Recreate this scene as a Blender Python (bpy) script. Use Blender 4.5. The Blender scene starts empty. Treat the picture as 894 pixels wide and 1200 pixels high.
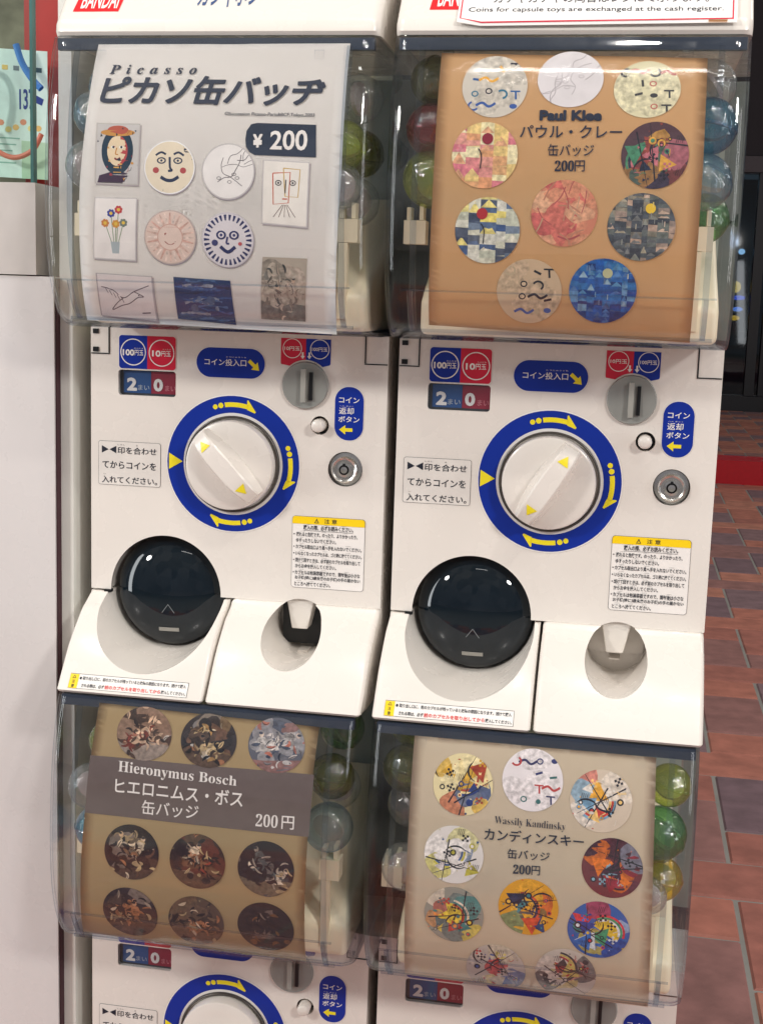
import bpy, bmesh, math, random
from mathutils import Vector, Matrix
import numpy as np
import mathutils.geometry as mgeo
C = bpy.context
col = C.scene.collection
PI = math.pi
Z0 = 0.95                      # height of the panel reference above the floor

# ------------------------------------------------------------------ camera
cam_d = bpy.data.cameras.new('camera'); cam = bpy.data.objects.new('camera', cam_d); col.objects.link(cam)
yaw, pitch, roll, fpx = -0.176520, 0.159610, 0.0326744, 1560.659
fw = Vector((math.sin(yaw)*math.cos(pitch), math.cos(yaw)*math.cos(pitch), -math.sin(pitch)))
rt = Vector((math.cos(yaw), -math.sin(yaw), 0)); up = rt.cross(fw)
r2 = rt*math.cos(roll)+up*math.sin(roll); u2 = -rt*math.sin(roll)+up*math.cos(roll)
cam.matrix_world = Matrix(((r2.x, u2.x, -fw.x, 0.435091), (r2.y, u2.y, -fw.y, -1.216307), (r2.z, u2.z, -fw.z, 0.111683+Z0), (0, 0, 0, 1)))
cam_d.sensor_fit = 'VERTICAL'; cam_d.sensor_height = 24; cam_d.lens = 24*fpx/1200
cam_d.clip_end = 200; cam_d.clip_start = 0.02
C.scene.camera = cam

# ------------------------------------------------------------------ world, lamps, exposure
w = bpy.data.worlds.new('World'); C.scene.world = w; w.use_nodes = True
wt = w.node_tree; bgn = wt.nodes['Background']; bgn.inputs[1].default_value = 0.62
# the night street around the machines: bright ceiling above, dim mottled horizon, mid-toned floor below
wtc = wt.nodes.new('ShaderNodeTexCoord'); wsp = wt.nodes.new('ShaderNodeSeparateXYZ'); wt.links.new(wtc.outputs['Generated'], wsp.inputs[0])
wmr = wt.nodes.new('ShaderNodeMapRange'); wmr.inputs['From Min'].default_value = -1; wmr.inputs['From Max'].default_value = 1; wt.links.new(wsp.outputs['Z'], wmr.inputs['Value'])
wrp = wt.nodes.new('ShaderNodeValToRGB'); el_ = wrp.color_ramp.elements
el_[0].position = 0.0; el_[0].color = (.42, .35, .32, 1); el_[1].position = 1.0; el_[1].color = (.58, .56, .52, 1)
for ps_, c_ in ((.40, (.50, .43, .40, 1)), (.47, (.34, .33, .36, 1)), (.62, (.40, .39, .40, 1)), (.75, (.60, .57, .52, 1))):
    e_ = el_.new(ps_); e_.color = c_
wt.links.new(wmr.outputs[0], wrp.inputs[0])
wno = wt.nodes.new('ShaderNodeTexVoronoi'); wno.inputs['Scale'].default_value = 5.5; wt.links.new(wtc.outputs['Generated'], wno.inputs['Vector'])
wm2 = wt.nodes.new('ShaderNodeMapRange'); wm2.inputs['From Min'].default_value = 0.0; wm2.inputs['From Max'].default_value = 1.0; wm2.inputs['To Min'].default_value = .45; wm2.inputs['To Max'].default_value = 1.55
wt.links.new(wno.outputs['Color'], wm2.inputs['Value'])
wmx = wt.nodes.new('ShaderNodeMixRGB'); wmx.blend_type = 'MULTIPLY'; wmx.inputs[0].default_value = 1
wt.links.new(wrp.outputs[0], wmx.inputs[1]); wt.links.new(wm2.outputs[0], wmx.inputs[2]); wt.links.new(wmx.outputs[0], bgn.inputs[0])
def area(name, loc, target, sx, sy, power, colr, shape='RECTANGLE'):
    l = bpy.data.lights.new(name, 'AREA'); l.shape = shape; l.size = sx; l.energy = power; l.color = colr
    if shape == 'RECTANGLE': l.size_y = sy
    o = bpy.data.objects.new(name, l); col.objects.link(o); o.location = loc
    o.rotation_euler = (Vector(target)-Vector(loc)).to_track_quat('-Z', 'Y').to_euler()
    return o
TGT = (0.22, 0, Z0+0.05)
area('ceiling_spot', (1.75, -1.55, Z0+2.7), TGT, 0.14, 0.14, 20, (1.0, 0.95, 0.88), 'DISK')
for L, e in (((-1.25, -.75, Z0+2.0), 4), ((-1.0, -.85, Z0+2.05), 4), ((-1.1, -1.1, Z0+1.95), 4), ((.42, -1.35, Z0+2.3), 4), ((.95, -1.25, Z0+2.2), 4),
             ((-2.2, -2.3, Z0+1.5), 60), ((2.5, -2.3, Z0+1.6), 56), ((.35, -.95, Z0+2.35), 7)):
    area('ceiling_bulb_and_fill', L, TGT, .4 if e > 15 else .09, .09, e, (1.0, .96, .91), 'DISK')  # small discs are overhead bulbs; the large side discs are added fill
area('tube_light', (0.34, -1.75, Z0+1.66), (0.34, 0, Z0), 0.62, 0.03, 1.1, (1.0, 0.98, 0.95))
area('added_side_strip', (-2.0, -1.0, Z0+.25), (0.1, 0, Z0), .36, 1.7, 18, (.94, .98, 1.0))  # added tall strip for highlights on the clear box edges; no window there
area('added_side_strip', (2.7, -.9, Z0+.25), (0.4, 0, Z0), .36, 1.7, 14, (.96, .98, 1.0))  # matching added strip on the right, for side fill and edge highlights
area('floor_fill_light', (3.2, 3.0, Z0+2.6), (1.6, 4.0, 0), 1.0, 1.0, 52, (1.0, 0.88, 0.82))  # added lamp to brighten the brick floor, not a real fixture
vs = C.scene.view_settings; vs.view_transform = 'Standard'; vs.look = 'None'; vs.exposure = -0.20; vs.gamma = 1
cy = C.scene.cycles; cy.use_denoising = True; cy.max_bounces = 14; cy.transparent_max_bounces = 40; cy.glossy_bounces = 6; cy.transmission_bounces = 8
cy.sample_clamp_indirect = 6; cy.caustics_reflective = False; cy.caustics_refractive = False

# ------------------------------------------------------------------ materials
def lin(c):
    c = c/255.0
    return c/12.92 if c <= 0.04045 else ((c+0.055)/1.055)**2.4
def S(r, g, b): return (lin(r), lin(g), lin(b), 1)
MC = {}
def mat(name, rgb, rough=0.4, metal=0.0, var=0.05, scale=40, bump=0.0, bscale=200, coat=0.0, spec=0.5, emis=None, estr=0, smudge=False):
    key = (name, rgb)
    if key in MC: return MC[key]
    m = bpy.data.materials.new(name); m.use_nodes = True; nt = m.node_tree; N = nt.nodes; b = N['Principled BSDF']
    tc = N.new('ShaderNodeTexCoord'); no = N.new('ShaderNodeTexNoise'); no.inputs['Scale'].default_value = scale; no.inputs['Detail'].default_value = 4
    nt.links.new(tc.outputs['Object'], no.inputs['Vector'])
    mp = N.new('ShaderNodeMapRange'); mp.inputs['From Min'].default_value = .3; mp.inputs['From Max'].default_value = .7
    mp.inputs['To Min'].default_value = 1-var; mp.inputs['To Max'].default_value = 1+var
    nt.links.new(no.outputs['Fac'], mp.inputs['Value'])
    hs = N.new('ShaderNodeHueSaturation'); hs.inputs['Color'].default_value = S(*rgb)
    nt.links.new(mp.outputs[0], hs.inputs['Value']); nt.links.new(hs.outputs[0], b.inputs['Base Color'])
    b.inputs['Roughness'].default_value = rough; b.inputs['Metallic'].default_value = metal
    b.inputs['Coat Weight'].default_value = coat; b.inputs['Coat Roughness'].default_value = .05
    b.inputs['Specular IOR Level'].default_value = spec
    if bump:
        n2 = N.new('ShaderNodeTexNoise'); n2.inputs['Scale'].default_value = bscale; nt.links.new(tc.outputs['Object'], n2.inputs['Vector'])
        bp = N.new('ShaderNodeBump'); bp.inputs['Strength'].default_value = bump; bp.inputs['Distance'].default_value = .002
        nt.links.new(n2.outputs['Fac'], bp.inputs['Height']); nt.links.new(bp.outputs[0], b.inputs['Normal'])
    if smudge:
        n3 = N.new('ShaderNodeTexNoise'); n3.inputs['Scale'].default_value = 30; n3.inputs['Detail'].default_value = 6; nt.links.new(tc.outputs['Object'], n3.inputs['Vector'])
        m3 = N.new('ShaderNodeMapRange'); m3.inputs['From Min'].default_value = .35; m3.inputs['From Max'].default_value = .7; m3.inputs['To Min'].default_value = rough*.75; m3.inputs['To Max'].default_value = rough*1.2
        nt.links.new(n3.outputs['Fac'], m3.inputs['Value']); nt.links.new(m3.outputs[0], b.inputs['Roughness'])
    if emis:
        b.inputs['Emission Color'].default_value = S(*emis); b.inputs['Emission Strength'].default_value = estr
    MC[key] = m
    return m
def ink(*rgb): return mat('printed_ink', rgb, .42, var=.05, scale=90, spec=.3)
def paint(*rgb): return mat('printed_paint', rgb, .42, var=.34, scale=260, spec=.3)
def clear(name, body, edge, power=3.0, refl=1.0, rough=.03, wob=.0, wscale=30, f0=.04, milk=0):
    key = (name, body, edge)
    if key in MC: return MC[key]
    m = bpy.data.materials.new(name); m.use_nodes = True; nt = m.node_tree; N = nt.nodes; N.clear()
    out = N.new('ShaderNodeOutputMaterial'); mix = N.new('ShaderNodeMixShader'); tr = N.new('ShaderNodeBsdfTransparent'); gl = N.new('ShaderNodeBsdfGlossy')
    gl.inputs['Roughness'].default_value = rough
    lw = N.new('ShaderNodeLayerWeight'); lw.inputs['Blend'].default_value = .5
    pw = N.new('ShaderNodeMath'); pw.operation = 'POWER'; pw.inputs[1].default_value = 5.0
    ma = N.new('ShaderNodeMath'); ma.operation = 'MULTIPLY_ADD'; ma.inputs[1].default_value = .75*refl; ma.inputs[2].default_value = f0*refl
    nt.links.new(lw.outputs['Facing'], pw.inputs[0]); nt.links.new(pw.outputs[0], ma.inputs[0]); nt.links.new(ma.outputs[0], mix.inputs[0])
    p2 = N.new('ShaderNodeMath'); p2.operation = 'POWER'; p2.inputs[1].default_value = power; nt.links.new(lw.outputs['Facing'], p2.inputs[0])
    cm = N.new('ShaderNodeMixRGB'); cm.inputs[1].default_value = S(*body); cm.inputs[2].default_value = S(*edge); nt.links.new(p2.outputs[0], cm.inputs[0])
    nt.links.new(cm.outputs[0], tr.inputs[0])
    if wob:
        tq = N.new('ShaderNodeTexCoord'); ns = N.new('ShaderNodeTexNoise'); ns.inputs['Scale'].default_value = 26; ns.inputs['Detail'].default_value = 7; nt.links.new(tq.outputs['Object'], ns.inputs[0])
        mr = N.new('ShaderNodeMapRange'); mr.inputs['From Min'].default_value = .45; mr.inputs['From Max'].default_value = .72; mr.inputs['To Min'].default_value = rough; mr.inputs['To Max'].default_value = rough+.10
        nt.links.new(ns.outputs['Fac'], mr.inputs['Value']); nt.links.new(mr.outputs[0], gl.inputs['Roughness'])
        tc = N.new('ShaderNodeTexCoord'); no = N.new('ShaderNodeTexNoise'); no.inputs['Scale'].default_value = wscale; no.inputs['Detail'].default_value = 2
        bp = N.new('ShaderNodeBump'); bp.inputs['Strength'].default_value = wob; bp.inputs['Distance'].default_value = .01
        nt.links.new(tc.outputs['Object'], no.inputs[0]); nt.links.new(no.outputs['Fac'], bp.inputs['Height'])
        nt.links.new(bp.outputs[0], gl.inputs['Normal'])
    base = tr
    if milk:
        base = N.new('ShaderNodeMixShader'); base.inputs[0].default_value = milk; df = N.new('ShaderNodeBsdfTranslucent'); d2 = N.new('ShaderNodeBsdfDiffuse'); ad = N.new('ShaderNodeMixShader')
        nt.links.new(cm.outputs[0], df.inputs[0]); nt.links.new(cm.outputs[0], d2.inputs[0]); nt.links.new(df.outputs[0], ad.inputs[1]); nt.links.new(d2.outputs[0], ad.inputs[2])
        nt.links.new(tr.outputs[0], base.inputs[1]); nt.links.new(ad.outputs[0], base.inputs[2])
    nt.links.new(base.outputs[0], mix.inputs[1]); nt.links.new(gl.outputs[0], mix.inputs[2]); nt.links.new(mix.outputs[0], out.inputs[0])
    MC[key] = m
    return m
WHITE = mat('white_plastic', (228, 222, 215), .28, var=.015, scale=12, bump=.03, bscale=900, coat=.2, smudge=True)
WHITE2 = mat('cream_plastic', (238, 228, 200), .4, var=.03, scale=25)
GREYP = mat('grey_plastic', (128, 128, 124), .3, var=.04)
DGREY = mat('dark_grey_plastic', (52, 54, 58), .45, var=.08)
BLACK = mat('black_plastic', (12, 14, 18), .35, var=.1)
SMOKE = mat('smoked_plastic', (14, 24, 32), .035, var=.1, scale=15, coat=.0, spec=.5)
NAVY = mat('navy_plastic', (44, 54, 70), .35, var=.1)
METAL = mat('brushed_metal', (224, 222, 218), .22, 1.0, var=.06)
DMETAL = mat('dark_metal', (92, 88, 84), .3, .6, var=.06)
CLEAR = clear('clear_plastic', (255, 255, 255), (176, 198, 228), 5.5, 1.0, .015, .035, 14)
CLEAREDGE = clear('clear_plastic_edge', (240, 244, 248), (165, 180, 205), 2.2, 1.4, .05, .05, 60)
FILM = clear('clear_film', (255, 255, 255), (236, 238, 240), 4.0, .35, .06, .25, 22)

# ------------------------------------------------------------------ helpers
def prop(o, label=None, cat=None, group=None, kind=None):
    if label: o['label'] = label
    if cat: o['category'] = cat
    if group: o['group'] = group
    if kind: o['kind'] = kind
    return o
def thing(name, label, cat, loc=(0, 0, 0), group=None):
    o = bpy.data.objects.new(name, None); col.objects.link(o); o.location = loc; o.empty_display_size = .05
    return prop(o, label, cat, group)
def link(name, bm, mats, parent=None, smooth=False):
    me = bpy.data.meshes.new(name); bm.to_mesh(me); bm.free()
    for m in (mats if isinstance(mats, (list, tuple)) else [mats]): me.materials.append(m)
    if smooth:
        for p in me.polygons: p.use_smooth = True
    o = bpy.data.objects.new(name, me); col.objects.link(o)
    if parent: o.parent = parent
    return o
def autosmooth(o, ang=35):
    me = o.data
    bm = bmesh.new(); bm.from_mesh(me)
    for f in bm.faces: f.smooth = True
    for e in bm.edges:
        e.smooth = len(e.link_faces) == 2 and e.calc_face_angle(0) < math.radians(ang)
    bm.to_mesh(me); bm.free()
    return o
def bevel(bm, width, seg=3, ang=30):
    es = [e for e in bm.edges if len(e.link_faces) == 2 and e.calc_face_angle(0) > math.radians(ang)]
    bmesh.ops.bevel(bm, geom=es, offset=width, segments=seg, affect='EDGES', profile=.5, clamp_overlap=True)
def box(bm, x0, y0, z0, x1, y1, z1, mi=0):
    v = [bm.verts.new(p) for p in ((x0, y0, z0), (x1, y0, z0), (x1, y1, z0), (x0, y1, z0), (x0, y0, z1), (x1, y0, z1), (x1, y1, z1), (x0, y1, z1))]
    for q in ((0, 1, 5, 4), (1, 2, 6, 5), (2, 3, 7, 6), (3, 0, 4, 7), (4, 5, 6, 7), (3, 2, 1, 0)):
        bm.faces.new([v[i] for i in q]).material_index = mi
def bbox(x0, y0, z0, x1, y1, z1, bev=0, seg=3):
    bm = bmesh.new(); box(bm, x0, y0, z0, x1, y1, z1)
    if bev: bevel(bm, bev, seg)
    return bm
def prism_x(prof, x0, x1):           # (y,z) profile extruded along x
    bm = bmesh.new()
    a = [bm.verts.new((x0, y, z)) for y, z in prof]; b = [bm.verts.new((x1, y, z)) for y, z in prof]; n = len(prof)
    bm.faces.new(a); bm.faces.new(b[::-1])
    for i in range(n): bm.faces.new((a[i], b[i], b[(i+1) % n], a[(i+1) % n]))
    bmesh.ops.recalc_face_normals(bm, faces=bm.faces)
    return bm
def prism_y(prof, y0, y1):           # (x,z) profile extruded along y
    bm = bmesh.new()
    a = [bm.verts.new((x, y0, z)) for x, z in prof]; b = [bm.verts.new((x, y1, z)) for x, z in prof]; n = len(prof)
    bm.faces.new(a); bm.faces.new(b[::-1])
    for i in range(n): bm.faces.new((a[i], b[i], b[(i+1) % n], a[(i+1) % n]))
    bmesh.ops.recalc_face_normals(bm, faces=bm.faces)
    return bm
def lathe_y(bm, cx, cz, prof, n=64, mi=0):   # (radius, y) profile turned about the y axis
    rings = []
    for r, y in prof:
        if r < 1e-6: rings.append([bm.verts.new((cx, y, cz))])
        else: rings.append([bm.verts.new((cx+r*math.cos(2*PI*k/n), y, cz+r*math.sin(2*PI*k/n))) for k in range(n)])
    for a, b in zip(rings, rings[1:]):
        for k in range(n):
            q = [a[k % len(a)], a[(k+1) % len(a)], b[(k+1) % len(b)], b[k % len(b)]]
            u = []
            for v in q:
                if v not in u: u.append(v)
            if len(u) > 2: bm.faces.new(u).material_index = mi
    bmesh.ops.recalc_face_normals(bm, faces=bm.faces)
def boolean(o, cutters):
    for c in cutters:
        md = o.modifiers.new('cut', 'BOOLEAN'); md.operation = 'DIFFERENCE'; md.solver = 'EXACT'; md.object = c
    C.view_layer.update(); dg = C.evaluated_depsgraph_get()
    me = bpy.data.meshes.new_from_object(o.evaluated_get(dg)); o.modifiers.clear(); o.data = me
    for c in cutters: bpy.data.objects.remove(c)
    return o
def copy_tree(o, parent=None):
    c = o.copy(); col.objects.link(c); c.parent = parent
    for ch in o.children: copy_tree(ch, c)
    return c

# ------------------------------------------------------------------ flat print work: shapes in (x, z), laid on a surface y = f(x, z)
TXT = {}
def serif(s):
    r = ''
    for ch in s:
        if 'A' <= ch <= 'Z': r += chr(0x1D400+ord(ch)-65)
        elif 'a' <= ch <= 'z': r += chr(0x1D41A+ord(ch)-97)
        elif '0' <= ch <= '9': r += chr(0x1D7CE+ord(ch)-48)
        else: r += ch
    return r
def serif_it(s):
    r = ''
    for ch in s:
        if 'A' <= ch <= 'Z': r += chr(0x1D468+ord(ch)-65)
        elif 'a' <= ch <= 'z': r += chr(0x1D482+ord(ch)-97)
        else: r += ch
    return r
def text_mesh(s, bold=0, spacing=1.0, shear=0.0, res=3):
    k = (s, bold, spacing, shear)
    if k in TXT: return TXT[k]
    cu = bpy.data.curves.new('text', 'FONT'); cu.body = s; cu.offset = bold; cu.space_character = spacing; cu.shear = shear; cu.resolution_u = res
    o = bpy.data.objects.new('text', cu); col.objects.link(o); C.view_layer.update()
    me = bpy.data.meshes.new_from_object(o.evaluated_get(C.evaluated_depsgraph_get()))
    vs_ = [(v.co.x, v.co.y) for v in me.vertices]; fs = [tuple(p.vertices) for p in me.polygons]
    bpy.data.objects.remove(o); bpy.data.curves.remove(cu); bpy.data.meshes.remove(me)
    if vs_:
        x0 = min(v[0] for v in vs_); x1 = max(v[0] for v in vs_); y0 = min(v[1] for v in vs_); y1 = max(v[1] for v in vs_)
        vs_ = [((x-x0)/(x1-x0), (y-y0)/(y1-y0)) for x, y in vs_]
    TXT[k] = (vs_, fs); return TXT[k]
def clip_poly(sub, clip):
    out = sub
    for i in range(len(clip)):
        a = clip[i]; b = clip[(i+1) % len(clip)]; inp = out; out = []
        if not inp: break
        def side(p): return (b[0]-a[0])*(p[1]-a[1])-(b[1]-a[1])*(p[0]-a[0])
        for j in range(len(inp)):
            p = inp[j-1]; q = inp[j]; sp = side(p); sq = side(q)
            if (sp >= 0) != (sq >= 0):
                t = sp/(sp-sq); out.append((p[0]+(q[0]-p[0])*t, p[1]+(q[1]-p[1])*t))
            if sq >= 0: out.append(q)
    return out
def ell(cx, cz, rx, rz, n=40, a0=0, a1=2*PI):
    return [(cx+rx*math.cos(a0+(a1-a0)*k/n), cz+rz*math.sin(a0+(a1-a0)*k/n)) for k in range(n)]
def rrect(x0, z0, x1, z1, r, n=6):
    p = []
    for cx, cz, a in ((x1-r, z1-r, 0), (x0+r, z1-r, PI/2), (x0+r, z0+r, PI), (x1-r, z0+r, 1.5*PI)):
        p += [(cx+r*math.cos(a+PI/2*k/n), cz+r*math.sin(a+PI/2*k/n)) for k in range(n+1)]
    return p
def curve_pts(p, n=8):
    out = []
    for i in range(len(p)-1):
        a, b, c, d = p[max(i-1, 0)], p[i], p[i+1], p[min(i+2, len(p)-1)]
        for k in range(n):
            t = k/n
            out.append(tuple(.5*(2*b[j]+(c[j]-a[j])*t+(2*a[j]-5*b[j]+4*c[j]-d[j])*t*t+(3*b[j]-a[j]-3*c[j]+d[j])*t**3) for j in (0, 1)))
    return out+[p[-1]]
class Print:
    def __init__(s): s.f = []; s.mats = []; s.clip = None; s.L = 0
    def mi(s, m):
        if m not in s.mats: s.mats.append(m)
        return s.mats.index(m)
    def poly(s, pts, m, L=None):
        if s.clip: pts = clip_poly(pts, s.clip)
        if len(pts) > 2: s.f.append(([pts], [tuple(range(len(pts)))], s.mi(m), s.L if L is None else L))
    def ring(s, outer, inner, m, L=None):
        n = len(outer)
        for k in range(n):
            q = [outer[k], outer[(k+1) % n], inner[(k+1) % n], inner[k]]
            s.poly(q, m, L)
    def stroke(s, pts, wd, m, L=None, smooth=0):
        if smooth: pts = curve_pts(pts, smooth)
        lf, rg = [], []
        for i, p in enumerate(pts):
            a = pts[max(i-1, 0)]; b = pts[min(i+1, len(pts)-1)]
            dx, dz = b[0]-a[0], b[1]-a[1]; l = math.hypot(dx, dz) or 1
            ww = wd[i] if isinstance(wd, list) else wd
            nx, nz = -dz/l*ww/2, dx/l*ww/2
            lf.append((p[0]+nx, p[1]+nz)); rg.append((p[0]-nx, p[1]-nz))
        for i in range(len(pts)-1): s.poly([rg[i], rg[i+1], lf[i+1], lf[i]], m, L)
    def text(s, body, q, m, bold=0, L=None, spacing=1.0, shear=0.0, res=3):
        if len(q) == 2: q = [(q[0][0], q[0][1]), (q[1][0], q[0][1]), (q[1][0], q[1][1]), (q[0][0], q[1][1])]
        v, f = text_mesh(body, bold, spacing, shear, res)
        tl, tr, br, bl = q
        P = [tuple((bl[j]*(1-a)+br[j]*a)*(1-b)+(tl[j]*(1-a)+tr[j]*a)*b for j in (0, 1)) for a, b in v]
        s.f.append(([P], f, s.mi(m), s.L if L is None else L))
    def heavy(s, body, q, m, sp, bold=.012, L=0, **k):     # extra-bold lettering: several slightly shifted copies
        if len(q) == 2: q = [(q[0][0], q[0][1]), (q[1][0], q[0][1]), (q[1][0], q[1][1]), (q[0][0], q[1][1])]
        for n_, (dx, dz) in enumerate(((0, 0), (sp, 0), (-sp, 0), (0, sp), (0, -sp), (.7*sp, .7*sp), (-.7*sp, -.7*sp), (.7*sp, -.7*sp), (-.7*sp, .7*sp))):
            s.text(body, [(x+dx, z+dz) for x, z in q], m, bold, L+.12*n_, **k)
    def build(s, name, surf=None, parent=None, step=.0003, base=.0003, cut=None):
        bm = bmesh.new()
        def add(pts, off, mi):
            vv = [bm.verts.new((x, off, z)) for x, z in pts]
            try: fc = bm.faces.new(vv)
            except ValueError: return
            fc.normal_update()
            if fc.normal.y > 0: fc.normal_flip()
            fc.material_index = mi
        def band(pts, ax, wd):              # slice a convex polygon into strips so that it can follow the curve
            lo = min(p[ax] for p in pts); hi = max(p[ax] for p in pts)
            if hi-lo < wd: return [pts]
            out = []; k = math.floor(lo/wd)
            while k*wd < hi:
                A, B = k*wd, (k+1)*wd; q = pts
                for lim, sg in ((A, 1), (B, -1)):
                    r = []
                    for j in range(len(q)):
                        p0, p1 = q[j-1], q[j]; d0, d1 = sg*(p0[ax]-lim), sg*(p1[ax]-lim)
                        if (d0 >= 0) != (d1 >= 0): t = d0/(d0-d1); r.append((p0[0]+(p1[0]-p0[0])*t, p0[1]+(p1[1]-p0[1])*t))
                        if d1 >= 0: r.append(p1)
                    q = r
                    if len(q) < 3: break
                if len(q) > 2: out.append(q)
                k += 1
            return out
        for P, fs, mi, L in s.f:
            off = base+step*L
            for f in fs:
                pts = [P[0][i] for i in f]
                if not cut: add(pts, off, mi); continue
                tris = [pts]
                if len(pts) > 4:
                    T = mgeo.tessellate_polygon([[Vector((x, z, 0)) for x, z in pts]]); tris = [[pts[i] for i in t] for t in T]
                for t in tris:
                    for q in band(t, 1, cut):
                        for q2 in band(q, 0, 3*cut): add(q2, off, mi)
        for v in bm.verts: v.co.y = (surf(v.co.x, v.co.z) if surf else 0)-v.co.y
        return link(name, bm, s.mats, parent)

# ------------------------------------------------------------------ machine surfaces (local: x from the machine's middle, z from its bottom)
SHELL = [(.5845, -.0930), (.57, -.099), (.54, -.107), (.505, -.1125), (.47, -.115), (.435, -.1155), (.405, -.113), (.377, -.106), (.355, -.094), (.3465, -.086), (.3400, -.073), (.3372, -.060)]
PAPER = [(.3365, -.088), (.355, -.099), (.377, -.107), (.405, -.1125), (.435, -.1155), (.47, -.115), (.505, -.1125), (.54, -.107), (.57, -.099), (.592, -.090)]
PZ = [p[0] for p in PAPER]; PY = [p[1] for p in PAPER]
# smooth the paper profile through its points
_zz = np.linspace(.33, .595, 160); _yy = np.interp(_zz, PZ, PY)
for _ in range(60): _yy[1:-1] = .25*_yy[:-2]+.5*_yy[1:-1]+.25*_yy[2:]
def paper(x, z, seed=0):
    return float(np.interp(z, _zz, _yy))+.010+.0006*math.sin(38*x+seed*2.1+9*z)*math.sin(21*z+seed)
CHUTE = [(0, 0.0785), (-.0154, .0705), (-.0282, .0633), (-.0547, .0401), (-.0735, .0169), (-.0855, .0005)]
_ch = curve_pts([(-.006, .0785+.012)]+[(y, z) for y, z in CHUTE], 6)
CHS = curve_pts(CHUTE, 6)
_cz = np.array([p[1] for p in CHS][::-1]); _cy = np.array([p[0] for p in CHS][::-1])
def chute_y(x, z): return float(np.interp(z, _cz, _cy))

# ================================================================== THE SETTING
random.seed(4)
# floor: grout sheet + individual herringbone pavers
gb = bbox(-6, -5, -.02, 17, 16, -.004)
prop(link('grout_bed', gb, mat('grout', (146, 146, 142), .9, var=.12, scale=8)), kind='structure')
bm = bmesh.new()
bw = .165; g = .0042
pm = [mat('brick_terracotta', c, .6, var=.2, scale=17, bump=.35, bscale=120, spec=.5) for c in ((180, 114, 98), (168, 106, 94), (186, 124, 106))] + \
     [mat('brick_purple', c, .6, var=.2, scale=17, bump=.35, bscale=120, spec=.5) for c in ((132, 106, 112), (122, 98, 106), (138, 108, 112), (150, 106, 102))]
def paver(x0, y0, x1, y1, mi):
    x0 += g; y0 += g; x1 -= g; y1 -= g
    if x1 < -1.2 or x0 > 9.4 or y1 < -1.5 or y0 > 13.3: return
    h = random.uniform(-.0006, .0006); c = .004
    v = [bm.verts.new(p) for p in ((x0, y0, -.004), (x1, y0, -.004), (x1, y1, -.004), (x0, y1, -.004), (x0+c, y0+c, h), (x1-c, y0+c, h), (x1-c, y1-c, h), (x0+c, y1-c, h))]
    for q in ((4, 5, 6, 7), (0, 1, 5, 4), (1, 2, 6, 5), (2, 3, 7, 6), (3, 0, 4, 7)): bm.faces.new([v[i] for i in q]).material_index = mi
for r in range(-14, 84):
    for k in range(-30, 24):
        x = (r+4*k)*bw; y = r*bw
        if -1.6 < x < 9.6 and -1.8 < y < 13.4:
            paver(x+.03, y, x+2*bw+.03, y+bw, random.choice((0, 1, 2, 0, 1, 2, 2, 6)))
        x2 = x+3*bw; 
        if -1.6 < x2 < 9.6 and -1.8 < y < 13.4:
            paver(x2+.03, y, x2+bw+.03, y+2*bw, random.choice((3, 4, 5, 6, 4, 5, 0, 1)))
prop(link('brick_floor', bm, pm), kind='structure')
prop(link('kerb', bbox(-1, 7.15, -.003, 16, 7.45, .145, .01), mat('red_paint', (196, 18, 36), .35, var=.05)), 'long low red painted kerb crossing the brick floor behind the machines', 'kerb')

# far shop front
sf = thing('storefront', 'dark glazed shop front with lit interior beyond the brick floor', 'shop front', (2, 13.3, 0))
fm = mat('dark_frame_paint', (26, 30, 38), .4, var=.1)
bm = bmesh.new(); box(bm, -4, 0, 2.62, 14, .5, 4.6); link('fascia', bm, mat('dark_cladding', (42, 34, 42), .6, var=.1), sf)
link('beam', bbox(-4, -.06, 2.45, 14, .2, 2.61, .01), mat('beam_paint', (86, 78, 84), .5), sf)
link('floor_sill', bbox(-4, -.05, 0.0, 14, .2, .16, .01), fm, sf)
for x in (-3.2, -2.3, -1.35, -.68, -.33, -.19, .62, 1.5, 2.4, 3.3, 4.5, 5.8, 7.2, 8.8, 10.4, 12.2): link('mullion', bbox(x, -.04, .165, x+.10, .12, 2.445, .005), fm, sf)
link('shop_glass', bbox(-4, .03, .17, 14, .05, 2.44), clear('shop_glass', (120, 140, 150), (60, 70, 80)), sf)
link('rear_wall', bbox(-4, 2.4, 0, 14, 2.5, 2.6), mat('shop_wall', (84, 104, 110), .7, var=.3, scale=3), sf)
for i, (z, x0, x1) in enumerate(((.42, -.9, 1.1), (.62, -.8, .9), (.78, -.8, 1.0))):
    link('shelf', bbox(x0, .9, z, x1, 1.2, z+.035), mat('shelf_board', (128, 124, 120), .5), sf)
for i in range(22):
    x = -.8+i*.075; h = random.uniform(.05, .13); zb = random.choice((.455, .655, .815))
    prop(link('shop_goods', bbox(x, .92, zb, x+.055, 1.1, zb+h, .006), mat('goods_paint', random.choice(((150, 140, 130), (90, 100, 100), (60, 90, 90), (120, 60, 60), (70, 74, 80))), .5)),
         'tiny packet of goods on a shelf in the far shop', 'goods', 'packets on the shelves of the far shop').location = (2, 13.3, 0)
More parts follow.
